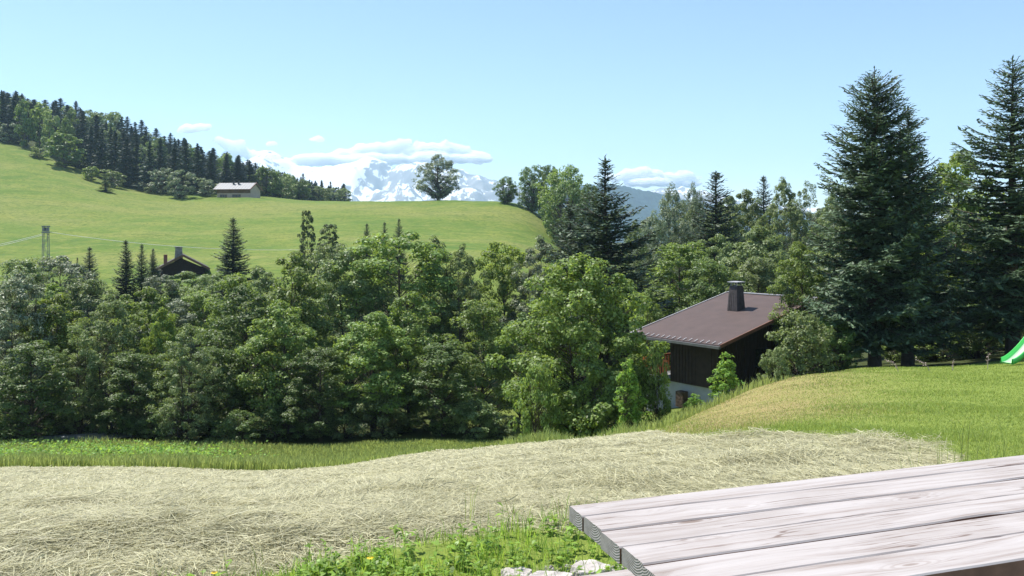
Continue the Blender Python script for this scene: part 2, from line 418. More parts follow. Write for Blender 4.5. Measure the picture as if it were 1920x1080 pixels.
# ------------------------------------------------------------------ trees
def unit(v): return v / (np.linalg.norm(v, axis=-1, keepdims=True) + 1e-9)
def leaves_np(C, Nn, L, Wd, rng, fold=.12):
    """one bent rhombus for each leaf"""
    n = len(C); r = rng.normal(size=(n, 3)); a = unit(np.cross(Nn, r)); b = np.cross(Nn, a)
    a = a * (L / 2)[:, None]; b = b * (Wd / 2)[:, None]; lift = Nn * (L * fold)[:, None]
    V = np.stack([C - a, C + b + lift, C + a, C - b + lift], 1).reshape(-1, 3)
    return V, np.arange(4 * n).reshape(n, 4)
PROF = {
    'oval': lambda v: np.sin(math.pi * np.clip(v, 0, 1) ** .75) ** .75,
    'round': lambda v: np.sqrt(np.clip(1 - (2 * v - 1) ** 2, 0, 1)),
    'dome': lambda v: np.clip(np.minimum(1, (v + .05) * 3.2), 0, 1) * np.sqrt(np.clip(1 - v ** 2.4, 0, 1)),
    'cone': lambda v: np.clip((1 - v) ** .75 * np.minimum(1, (v + .08) * 5), 0, 1),
    'column': lambda v: np.clip(np.minimum(1, (v + .12) * 3) * (1 - v ** 3) ** .6, 0, 1),
}
def decid(seed, H_=12., Wt=6.5, base=.16, shape='oval', ncl=150, lpc=75, ls=.24, clr=.085, tr=.15, stems=1, gap=.3, flat=.7, inner=.5, asp=.62):
    rng = np.random.default_rng(seed); prof = PROF[shape]
    p = rng.uniform(0, 6.28, 6)
    TV, TF, o = [], [], 0
    def addt(P, R, k=5):
        nonlocal o
        V, Fq = tube_np(np.array(P), np.array(R), k); TV.append(V); TF.append(Fq + o); o += len(V)
    trunks = []
    for s in range(stems):
        n = 9; hh = np.linspace(0, .9 * H_ * (1 if s == 0 else rng.uniform(.75, .92)), n)
        ang = rng.uniform(0, 6.28); lean = (0 if stems == 1 else Wt * .16) + rng.uniform(0, .03) * H_
        w = rng.normal(size=(n, 2)).cumsum(0) * .05 * H_ / 12; w[0] = 0
        off = np.array([math.cos(ang), math.sin(ang)])
        P = np.c_[off[0] * lean * (hh / H_) ** .8 + w[:, 0] + off[0] * .15 * (stems > 1), off[1] * lean * (hh / H_) ** .8 + w[:, 1] + off[1] * .15 * (stems > 1), hh]
        P[0, 2] = -.25
        R = tr * (1 - .88 * np.linspace(0, 1, n)); R[0] *= 1.35
        addt(P, R, 7); trunks.append((P, R))
    # clump centres
    C = []
    while len(C) < ncl:
        v = rng.uniform(0, 1); a = rng.uniform(0, 6.28)
        rmax = prof(np.array(v)) * (1 + .20 * math.sin(3 * a + p[0] + 5 * v) + .16 * math.sin(5 * a + p[1] - 9 * v) + .12 * math.sin(2 * a + p[2] + 14 * v))
        if rng.uniform() > rmax + .12: continue
        rr = rmax * (1 - inner * rng.uniform() ** 1.6) * Wt / 2
        c = np.array([rr * math.cos(a), rr * math.sin(a), (base + (1 - base) * v) * H_])
        g = math.sin(c[0] * 1.7 / Wt * 6 + p[3]) * math.sin(c[1] * 1.7 / Wt * 6 + p[4]) * math.sin(c[2] * 1.9 / H_ * 9 + p[5])
        if g > 1 - 2 * gap * .8 and rng.uniform() < .85: continue
        C.append(c)
    C = np.array(C)
    for c in C:
        P, R = trunks[rng.integers(len(trunks))]
        hz = max(base * H_ * .7, c[2] - math.hypot(c[0], c[1]) * rng.uniform(.5, 1.1))
        hz = min(hz, P[-1, 2]); q = np.array([np.interp(hz, P[:, 2], P[:, 0]), np.interp(hz, P[:, 2], P[:, 1]), hz])
        r0 = max(.012, np.interp(hz, P[:, 2], R) * .38)
        mid = (q + c) / 2 + np.array([0, 0, .06 * np.linalg.norm(c - q)]) + rng.normal(size=3) * .05 * Wt / 6
        addt([q, mid, c], [r0, r0 * .6, .008], 4)
    # leaves: shells of flattened clumps
    cr = clr * Wt * rng.uniform(.6, 1.45, ncl)
    n = ncl * lpc; ci = rng.integers(0, ncl, n)
    d = unit(rng.normal(size=(n, 3)) + np.array([0, 0, .35])); rad = rng.uniform(.35, 1.08, n) ** .6
    Cc = C[ci] + d * (cr[ci] * rad)[:, None] * np.array([1, 1, flat])
    outw = unit(C[ci] * np.array([1, 1, 0]) + 1e-6)
    Nn = unit(d * .6 + outw * .2 + np.array([0, 0, .65]) + rng.normal(size=(n, 3)) * .45)
    L = ls * rng.uniform(.6, 1.3, n)
    LV, LF = leaves_np(Cc, Nn, L, L * asp, rng)
    return (np.concatenate(TV), np.concatenate(TF)), (LV, LF)

def spruce(seed, H_=12., R_=2.4, base=.08, step=.33, nb=7, tw=.12, tuft=.17, droop=.25, pw=.85, top=.0, irr=.25, dens=1.0):
    rng = np.random.default_rng(seed)
    TV, TF, o = [], [], 0
    def addt(P, Rr, k=4):
        nonlocal o
        V, Fq = tube_np(np.array(P), np.array(Rr), k); TV.append(V); TF.append(Fq + o); o += len(V)
    addt([(0, 0, -.3), (0, 0, .6), (.03, 0, H_ * .5), (0, .02, H_ * .985)], [H_ * .024, H_ * .02, H_ * .011, .012], 8)
    C, Dr, Nn, L = [], [], [], []
    h = base * H_
    while h < H_ * .985:
        u = (h - base * H_) / (H_ * (1 - base)); rl = R_ * (1 - u) ** pw * (1 if u > .12 else .72 + 2.3 * u) + .10
        if top and u > 1 - top: rl *= .62
        n = max(4, int(round(nb * (1 - .35 * u)))); a0 = rng.uniform(0, 6.28)
        for k in range(n):
            a = a0 + k * 6.283 / n + rng.normal() * .25; bl = rl * rng.uniform(1 - irr * 1.6, 1 + irr * .8)
            ca, sa = math.cos(a), math.sin(a); hb = h + rng.normal() * step * .3
            up0 = .55 * u - droop * (1 - u) * .8; s = np.linspace(0, 1, 5)
            zz = hb + bl * (up0 * s - droop * .55 * np.sin(s * 2.2) * (1 - u) + .22 * s ** 3)
            P = np.c_[ca * bl * s, sa * bl * s, zz]
            addt(P, .012 + .014 * bl * (1 - s), 4)
            m_ = max(3, int(bl / tw)); ss = np.linspace(.12, 1, m_)
            for q in ss:
                bp = np.array([ca * bl * q, sa * bl * q, np.interp(q, s, zz)])
                tl = (.16 + .36 * bl * (1 - q) ** .7 * min(1, q * 3)) * rng.uniform(.7, 1.2)
                for sd in ((-1, 1) if q < .97 else (0,)):
                    ang = a + sd * rng.uniform(.7, 1.15); dv = np.array([math.cos(ang), math.sin(ang), -.22 * (1 - u) + .25 * u + rng.normal() * .12])
                    nt_ = max(1, int(tl / (tuft * .62) * dens))
                    for j in range(nt_):
                        f = (j + .5 * rng.uniform(.5, 1.5)) / nt_
                        C.append(bp + dv * tl * f); Dr.append(dv + rng.normal(size=3) * .35); Nn.append((rng.normal() * .5, rng.normal() * .5, 1)); L.append(tuft * rng.uniform(.75, 1.35) * (1 - .45 * u ** 2))
        h += step * (1 - .45 * u) * rng.uniform(.8, 1.2)
    for hz in np.linspace(H_ * .93, H_ * 1.01, 12):
        C.append((0, 0, hz)); Dr.append((rng.normal() * .5, rng.normal() * .5, 1.0)); Nn.append(rng.normal(size=3)); L.append(tuft * .8)
    C = np.array(C); Dr = unit(np.array(Dr)); Nn = unit(np.array(Nn)); L = np.array(L)
    b = unit(np.cross(Nn, Dr)); a = Dr * (L * .62)[:, None]; b = b * (L * .23)[:, None]; lf = np.cross(Dr, b)
    V = np.stack([C - a, C + b + np.array([0, 0, -.02]), C + a, C - b + np.array([0, 0, -.02])], 1).reshape(-1, 3)
    return (np.concatenate(TV), np.concatenate(TF)), (V, np.arange(len(V)).reshape(-1, 4))

PROTO = {}; OVER = {}
def make_proto(key, gen, leafm, barkm='bark', joined=False, Hp=12., Wp=6.5):
    (tv, tf), (lv, lf) = gen
    if joined:
        me = mesh_np(key, np.r_[tv, lv], np.r_[tf, lf + len(tv)], [M[barkm], M[leafm]], np.r_[np.zeros(len(tf)), np.ones(len(lf))])
        PROTO[key] = (me, None, Hp, Wp)
    else:
        PROTO[key] = (mesh_np('trunk', tv, tf, M[barkm], sm=True), mesh_np('crown', lv, lf, M[leafm]), Hp, Wp)
def variant(key, src, leafm):
    PROTO[key] = PROTO[src]; OVER[key] = M[leafm]          # same crown, other leaf

make_proto('maple_a', decid(1, shape='oval', base=.10, ncl=125, lpc=165, clr=.098, ls=.225, flat=.6), 'maple')
make_proto('maple_b', decid(2, shape='dome', base=.10, ncl=130, lpc=165, clr=.095, ls=.225, stems=2, flat=.6), 'maple')
make_proto('ash_a', decid(3, shape='oval', base=.08, ncl=220, lpc=95, clr=.06, ls=.23, gap=.45, asp=.4, stems=2, tr=.12), 'ash')
make_proto('ash_b', decid(4, shape='column', base=.08, ncl=200, lpc=95, clr=.07, ls=.22, gap=.45, asp=.4, tr=.12, stems=3), 'ash')
make_proto('alder', decid(5, shape='dome', base=.06, ncl=140, lpc=150, clr=.09, ls=.21, flat=.65), 'dark')
make_proto('poplar', decid(6, shape='column', base=.06, ncl=210, lpc=70, clr=.08, ls=.22, gap=.4, stems=2), 'silver')
make_proto('round_tree', decid(7, shape='round', base=.08, ncl=135, lpc=160, clr=.095, ls=.225, flat=.6), 'maple')
variant('maple_y', 'maple_b', 'yellowgreen'); variant('maple_d', 'maple_a', 'dark'); variant('ash_s', 'ash_a', 'silver')
variant('round_y', 'round_tree', 'yellowgreen'); variant('round_d', 'round_tree', 'dark'); variant('alder_m', 'alder', 'maple')
variant('alder_a', 'alder', 'ash'); variant('round_s', 'round_tree', 'silver'); variant('maple_s', 'maple_b', 'ash')
make_proto('hero_maple', decid(11, H_=9, Wt=7, shape='dome', base=.03, ncl=230, lpc=190, clr=.078, ls=.16, flat=.6, stems=3, tr=.11, gap=.25, inner=.65, asp=.7), 'maple', Hp=9, Wp=7)
make_proto('lone', decid(12, H_=15, Wt=12.5, shape='oval', base=.04, ncl=230, lpc=40, clr=.07, ls=.5, gap=.4, tr=.4), 'silver', Hp=15, Wp=12.5)
make_proto('dense_round', decid(16, H_=14, Wt=11, shape='round', base=.0, ncl=260, lpc=55, clr=.075, ls=.42, gap=.1, tr=.3, stems=2), 'maple', Hp=14, Wp=11)
variant('dense_dark', 'dense_round', 'dark'); variant('dense_y', 'dense_round', 'yellowgreen')
make_proto('birch', decid(13, H_=12, Wt=4.2, shape='column', base=.05, ncl=190, lpc=40, clr=.075, ls=.26, gap=.4, tr=.1), 'birch', Hp=12, Wp=4.2)
make_proto('shrub_a', decid(14, H_=3, Wt=3.6, shape='dome', base=.02, ncl=110, lpc=60, clr=.085, ls=.15, stems=3, tr=.05), 'ash', Hp=3, Wp=3.6)
variant('shrub_d', 'shrub_a', 'dark'); variant('shrub_m', 'shrub_a', 'maple')
make_proto('sapling', decid(15, H_=2.2, Wt=1.5, shape='cone', base=.02, ncl=60, lpc=42, clr=.12, ls=.13, stems=2, tr=.025, asp=.36), 'bright', Hp=2.2, Wp=1.5)
make_proto('fardec_a', decid(21, H_=14, Wt=11, shape='dome', base=.04, ncl=70, lpc=32, clr=.10, ls=.95, gap=.25, tr=.3), 'maple', joined=True, Hp=14, Wp=11)
make_proto('fardec_b', decid(22, H_=14, Wt=11, shape='round', base=.02, ncl=70, lpc=32, clr=.10, ls=.95, gap=.3, tr=.3, stems=2), 'ash', joined=True, Hp=14, Wp=11)
variant('fardec_s', 'fardec_b', 'silver'); variant('fardec_d', 'fardec_a', 'dark')
make_proto('spruce_hero', spruce(31, 13, 2.75, .12, .30, 10, .12, .21, .30, .50, dens=1.4), 'bluespruce', Hp=13, Wp=5.8)
make_proto('spruce_hero_b', spruce(32, 13, 2.6, .125, .34, 9, .13, .22, .24, .62, irr=.4, dens=1.4), 'bluespruce', Hp=13, Wp=5.4)
make_proto('spruce_mid', spruce(33, 12, 2.3, .04, .34, 10, .16, .27, .28, .75, 0, .35, dens=1.4), 'spruce', Hp=12, Wp=4.6)
make_proto('spruce_thin', spruce(34, 16, 4.2, .04, .40, 10, .18, .32, .22, .85, .16, .4, dens=1.4), 'spruce', Hp=16, Wp=7.2)
for i in range(3):
    make_proto('farspruce%d' % i, spruce(40 + i, 22, 3.7, .03, 1.2, 8, .6, 1.25, .28, .88, irr=.3, dens=1.0), 'farspruce', joined=True, Hp=22, Wp=7.4)

TR = random.Random(5)
def dress(o, key, slot):
    if key in OVER: o.material_slots[slot].link = 'OBJECT'; o.material_slots[slot].material = OVER[key]
def tree(key, name, px, top, wpx, d, label, cat='tree', group=None, rz=None, base_z=None):
    tme, cme, hp, wp = PROTO[key]
    x = (px - CX) / F * d; zg = H1(x, d) if base_z is None else base_z; zt = CZ + (HY - top) / F * d
    h = max(zt - zg, .4); w = wpx / F * d; rz = TR.uniform(0, 6.28) if rz is None else rz
    if cme is None:
        o = obj(name, tme, loc=(x, d, zg)); o.rotation_euler = (0, 0, rz); o.scale = (w / wp, w / wp, h / hp); dress(o, key, 1); return tag(o, label, cat, group)
    o = thing(name, label, cat, (x, d, zg), rz, group); o.scale = (w / wp, w / wp, h / hp)
    obj('trunk', tme, o); dress(obj('crown', cme, o), key, 0)
    return o

BELT = 'broadleaf trees in the wooded belt below the hay field'
for a in (
    ('ash_s', 35, 512, 165, 45, 'tall grey-green ash at the left end of the tree belt'),
    ('maple_y', 98, 552, 140, 46, 'yellow-green maple beside the grey ash at the left end of the belt'),
    ('ash_s', -50, 500, 150, 47, 'grey-green ash cut off by the left edge of the picture'),
    ('alder', 60, 640, 150, 41, 'low dark alder under the yellow-green maple, above the stream'),
    ('ash_a', 205, 555, 125, 45, 'feathery grey-green ash standing right of the yellow-green maple'),
    ('maple_b', 268, 540, 125, 49, 'broad green maple in front of the two slim spruces'),
    ('maple_y', 303, 578, 70, 46, 'small yellow-green maple crown below the slim spruces'),
    ('ash_b', 350, 612, 115, 41, 'light feathery young ash at the front of the belt, left of centre'),
    ('alder_m', 440, 512, 130, 54, 'green tree just below the lone spruce at the foot of the meadow'),
    ('maple_d', 462, 535, 170, 47, 'dark maple with a shaded trunk, between the young ash and the fresh green maple'),
    ('maple_a', 548, 470, 150, 51, 'tall fresh green maple below the slender birch'),
    ('maple_b', 530, 565, 150, 44, 'green maple at the front of the belt under the tall fresh green one'),
    ('maple_s', 655, 470, 150, 57, 'rounded maple with yellowish tip between two taller crowns'),
    ('round_tree', 745, 433, 205, 58, 'largest broad crown at the top of the belt, left of centre'),
    ('ash_a', 815, 447, 130, 60, 'tall pale ash right of the largest broad crown'),
    ('maple_b', 700, 585, 170, 43, 'leafy maple at the front of the belt with lit layered branches'),
    ('maple_a', 765, 545, 140, 45, 'bright topped maple at the front below the largest crown'),
    ('ash_a', 868, 462, 105, 57, 'slim grey-green ash beside the open meadow gap'),
    ('alder_m', 905, 560, 150, 45, 'rounded green alder in front of the slim grey-green ash'),
    ('round_y', 945, 452, 120, 63, 'yellowish rounded tree at the right side of the meadow gap'),
    ('ash_s', 1012, 447, 125, 60, 'silvery ash behind the large foreground maple'),
    ('maple_d', 975, 585, 110, 47, 'dark trunked maple just left of the large foreground maple'),
    ('alder', 830, 640, 150, 42, 'low shaded alder over the dark gap at the centre of the belt'),
    ('alder', 400, 650, 130, 43, 'low shaded alder right of the light young ash'),
    ('alder', 600, 650, 130, 42, 'low shaded alder below the fresh green maples'),
    ('alder', 250, 660, 130, 43, 'low shaded alder below the broad green maple'),
    ('ash_b', 150, 610, 90, 43, 'thin grey ash leaning over the stream')):
    tree(a[0], 'broadleaf_tree', *a[1:5], a[5], group=BELT)
for i, (k, px, tp, w, d) in enumerate((('alder_a', 40, 482, 140, 66), ('round_s', 112, 478, 120, 70), ('alder_a', 165, 520, 110, 64), ('maple_s', 345, 510, 120, 78), ('alder_a', 395, 512, 100, 74), ('round_s', 300, 514, 70, 76), ('alder_m', 375, 545, 120, 62),
                          ('round_s', 320, 560, 100, 60), ('alder_d', 620, 455, 110, 70), ('maple_s', 495, 500, 110, 66), ('alder_a', -60, 490, 150, 66),
                          ('maple_d', 850, 520, 120, 66), ('alder_m', 230, 560, 120, 60), ('maple_d', 700, 480, 120, 66), ('maple_d', 590, 520, 120, 60), ('maple_a', 100, 530, 110, 62))):
    tree({'alder_d': 'alder_a'}.get(k, k), 'broadleaf_tree', px, tp, w, d, 'grey-green tree of the back row of the belt at the foot of the meadow', group='back row of the wooded belt')
tree('hero_maple', 'maple_tree', 1090, 482, 280, 31, 'large bushy maple standing nearest, left of the brown roofed chalet')
RB = 'trees filling the valley behind the chalet'
for a in (
    ('dense_round', 1060, 311, 92, 208, 'tall round green tree at the right end of the hill meadow'),
    ('dense_dark', 1062, 340, 80, 196, 'dark round tree in front of the tall green one at the end of the meadow'),
    ('dense_dark', 998, 310, 56, 232, 'dark round tree on the crest left of the tall round green one'),
    ('dense_dark', 1030, 309, 50, 228, 'small dark tree between two rounder trees on the crest'),
    ('dense_dark', 1105, 345, 50, 200, 'low dark tree at the right foot of the tall round green one'),
    ('poplar', 1262, 350, 80, 86, 'silvery poplar in front of the blue hills'),
    ('poplar', 1225, 400, 70, 80, 'lower silvery tree left of the silvery poplar'),
    ('poplar', 1298, 348, 55, 95, 'thin silvery tree between the poplar and the dark spruce'),
    ('maple_s', 1392, 356, 95, 96, 'rounded green tree right of the dark valley spruce'),
    ('ash_a', 1468, 337, 90, 92, 'tall grey-green ash beside the small dark spruce top'),
    ('ash_b', 1512, 345, 80, 90, 'slim grey-green ash just left of the big spruces'),
    ('ash_a', 1560, 362, 80, 85, 'grey-green ash partly hidden by the big spruces'),
    ('alder_m', 1275, 452, 165, 62, 'broad green tree directly behind the chalet chimney'),
    ('alder', 1330, 490, 130, 57, 'dark shaded tree rising over the ridge of the chalet'),
    ('maple_s', 1425, 425, 150, 66, 'pale green maple over the right half of the chalet roof'),
    ('ash_a', 1190, 418, 80, 78, 'light green ash right of the scraggly dark spruce'),
    ('maple_a', 1215, 540, 75, 47, 'small light green tree touching the left edge of the chalet roof'),
    ('alder', 1180, 560, 110, 52, 'dark green tree behind the large foreground maple'),
    ('maple_b', 1502, 455, 110, 41, 'leafy maple covering the right end of the chalet roof'),
    ('maple_s', 1340, 440, 100, 75, 'green tree below the dark valley spruce'),
    ('alder_a', 1420, 480, 130, 58, 'grey-green tree just above the chalet ridge'),
    ('maple_y', 1785, 286, 190, 50, 'sunlit yellow-green maple between the two groups of spruces'),
    ('alder_m', 1850, 400, 170, 50, 'green tree behind the spruce at the right edge'),
    ('maple_a', 1960, 330, 180, 55, 'green tree at the right edge behind the spruce'),
    ('maple_s', 1590, 420, 130, 52, 'green tree behind the foot of the big spruces'),
    ('maple_y', 1745, 480, 150, 46, 'yellow-green tree showing right of the trunks of the big spruces')):
    tree(a[0], 'broadleaf_tree', *a[1:5], a[5], group=RB)
for i in range(16):
    px = TR.uniform(1160, 1900); d = TR.uniform(105, 170)
    tree(TR.choice(['alder_a', 'maple_s', 'round_s', 'ash_a']), 'broadleaf_tree', px, TR.uniform(365, 410), TR.uniform(60, 100), d, 'far green tree in the mass behind the valley spruces', group='far trees in the valley')
# spruces
tree('spruce_hero', 'spruce_tree', 1640, 142, 272, 36, 'tallest big blue-green spruce on the edge of the lawn')
tree('spruce_hero_b', 'spruce_tree', 1702, 205, 225, 38.5, 'second big blue-green spruce, right beside the tallest one')
tree('spruce_hero_b', 'spruce_tree', 1899, 112, 275, 38, 'big spruce cut by the right edge, behind the slide')
tree('spruce_thin', 'spruce_tree', 1135, 296, 285, 56, 'scraggly dark spruce with a thin bare top, behind the foreground maple')
tree('spruce_mid', 'spruce_tree', 1070, 384, 190, 62, 'short dark spruce left of the scraggly thin topped one')
tree('spruce_mid', 'spruce_tree', 1342, 324, 165, 82, 'dark spruce in the valley left of the big lawn spruces')
tree('spruce_mid', 'spruce_tree', 1432, 332, 90, 112, 'small dark spruce top among the grey-green ashes')
tree('spruce_mid', 'spruce_tree', 437, 410, 92, 96, 'lone dark spruce at the foot of the meadow, right of the dark house')
tree('spruce_mid', 'spruce_tree', 168, 464, 58, 92, 'small spruce right of the power pole')
tree('spruce_mid', 'spruce_tree', 236, 452, 70, 84, 'slim dark spruce, left one of the close pair by the dark house')
tree('spruce_mid', 'spruce_tree', 266, 459, 52, 84, 'slim dark spruce, right one of the close pair by the dark house')
tree('spruce_mid', 'spruce_tree', 287, 467, 40, 100, 'thin spruce tip touching the dark house roof')
tree('spruce_mid', 'spruce_tree', 688, 420, 44, 104, 'small spruce tip peeping over the belt, leftmost of three')
tree('spruce_mid', 'spruce_tree', 721, 417, 36, 106, 'small spruce tip peeping over the belt, middle of three')
tree('spruce_mid', 'spruce_tree', 748, 411, 40, 106, 'small spruce tip peeping over the belt, rightmost of three')
tree('spruce_mid', 'spruce_tree', 145, 483, 20, 92, 'tiny spruce tip just left of the small spruce by the pole')
tree('birch', 'birch_tree', 577, 392, 40, 90, 'slender pale birch in front of the meadow')
tree('birch', 'birch_tree', 615, 418, 60, 92, 'leaning thin birch right of the slender one')
# meadow and forest edge
tree('lone', 'meadow_tree', 822, 290, 80, 268, 'large lone tree on the crest in front of the snowy mountains')
tree('dense_dark', 'meadow_tree', 949, 331, 40, 236, 'narrow leafy tree with a bare stem near the right end of the meadow')
tree('farspruce0', 'spruce_tree', 198, 343, 34, 262, 'small round bushy spruce alone on the left meadow')
FE = 'trees on the edge of the hillside forest'
for a in (('fardec_d', 120, 250, 72, 300, 'big bushy tree on the forest edge at the top left of the meadow'),
          ('fardec_b', 72, 276, 34, 310, 'small bush at the upper forest edge beside the big bushy tree'),
          ('fardec_a', 172, 312, 34, 288, 'low bush on the forest edge, below the big bushy tree'),
          ('fardec_b', 210, 318, 44, 284, 'round low bush just above the small round spruce'),
          ('fardec_s', 303, 315, 44, 284, 'silvery tree on the forest edge left of the hill chalet'),
          ('fardec_s', 338, 318, 50, 274, 'light green tree with a forked stem left of the hill chalet'),
          ('fardec_s', 387, 334, 38, 282, 'silvery round bush against the wall of the hill chalet'),
          ('fardec_b', 283, 350, 22, 280, 'small low bush beside the silvery tree'),
          ('fardec_d', 500, 313, 62, 310, 'dark leafy tree right of the hill chalet'),
          ('fardec_b', 545, 345, 30, 330, 'small green tree right of the dark leafy one'),
          ('fardec_s', 18, 228, 36, 335, 'pale tree at the forest edge by the left border')):
    tree(a[0], 'forest_edge_tree', *a[1:5], a[5], group=FE)
SKY = np.array([(-120, 158), (0, 172), (50, 180), (95, 188), (145, 190), (190, 202), (240, 214), (285, 234), (330, 256), (370, 274), (430, 290), (465, 302), (500, 320), (540, 330), (580, 340), (620, 354), (655, 372)], float)
EDG = np.array([(-120, 240), (0, 262), (100, 298), (200, 338), (260, 356), (300, 364), (480, 368), (560, 372), (655, 378)], float)
cnt = 0
for row in range(6):
    q = row / 5
    px = -70 + TR.uniform(0, 10)
    while px < 652:
        sy = np.interp(px, SKY[:, 0], SKY[:, 1]); ey = np.interp(px, EDG[:, 0], EDG[:, 1])
        hpx = (ey - sy); de = np.interp(px, [-400, 0, 100, 200, 300, 480, 560, 660], [335, 333, 313, 293, 278, 300, 330, 380]) + 9; far_d = 500 if px < 480 else 470; d = far_d - q ** .8 * (far_d - de) + TR.uniform(-6, 6)
        x = (px - CX) / F * d
        top = sy + q * max(0, hpx - 95) + TR.uniform(-6, 8) * (1 if row else .8)
        if row and TR.random() < .10: top += 10
        decid_p = .08 if row == 0 else .20
        if 150 < px < 215 and row < 2: decid_p = .7
        if hpx < 26 and row > 3: px += 25; continue
        base = H1(x, d); zt = CZ + (HY - top) / F * d
        if zt - base < 8: zt = base + TR.uniform(9, 14); top = HY - (zt - CZ) * F / d
        if TR.random() < decid_p:
            tree(TR.choice(['fardec_a', 'fardec_b', 'fardec_d']), 'forest_tree', px, top + 4, TR.uniform(30, 44), d, 'green broadleaf tree among the spruces of the hillside forest', group='forest broadleaf trees')
        else:
            tree('farspruce%d' % TR.randrange(3), 'forest_spruce', px, top, TR.uniform(38, 54) * (1 if px < 480 else .55), d, 'tall dark spruce in the dense forest on the hillside', group='forest spruces')
        cnt += 1; px += TR.uniform(19, 30) if px < 480 else TR.uniform(10, 17)
print('forest', cnt)
# shrubs
for a in (('shrub_a', 1505, 588, 120, 32.5, 'large grey-green bush right of the chalet'),
          ('shrub_a', 1452, 655, 60, 29.5, 'small grey-green bush at the corner of the chalet'),
          ('shrub_d', 1560, 600, 110, 35, 'dark bush at the left foot of the big spruces'),
          ('shrub_m', 1750, 600, 120, 43, 'green bush between the big spruces and the right hand spruce'),
          ('shrub_d', 1830, 570, 130, 42, 'dark bush left of the slide'),
          ('shrub_d', 1930, 590, 120, 41, 'dark bush behind the slide at the right edge'),
          ('shrub_m', 1680, 620, 70, 45, 'leafy bush seen between the two spruce trunks'),
          ('shrub_m', 1225, 665, 70, 30.5, 'leafy shrub in front of the chalet balcony'),
          ('shrub_m', 1130, 700, 120, 29, 'shrub at the right foot of the large maple'),
          ('shrub_m', 1010, 690, 90, 28.5, 'shrub at the left foot of the large maple')):
    tree(a[0], 'shrub', *a[1:5], a[5], 'shrub')
tree('sapling', 'sapling', 1362, 660, 78, 27.5, 'bright green sapling growing against the dark chalet wall', 'sapling')
tree('sapling', 'sapling', 1180, 672, 80, 27.5, 'bright green sapling at the right of the large maple', 'sapling')
tree('sapling', 'sapling', 1300, 738, 60, 29, 'low bright sapling below the concrete base of the chalet', 'sapling')
UND = 'undergrowth bushes along the foot of the tree belt'
for i in range(17):
    px = -30 + i * 61 + TR.uniform(-15, 15)
    tree(TR.choice(['shrub_d', 'shrub_d', 'shrub_a']), 'shrub', px, TR.uniform(735, 785), TR.uniform(80, 120), TR.uniform(40.5, 44), 'shaded bush in the undergrowth at the foot of the tree belt', 'shrub', UND)

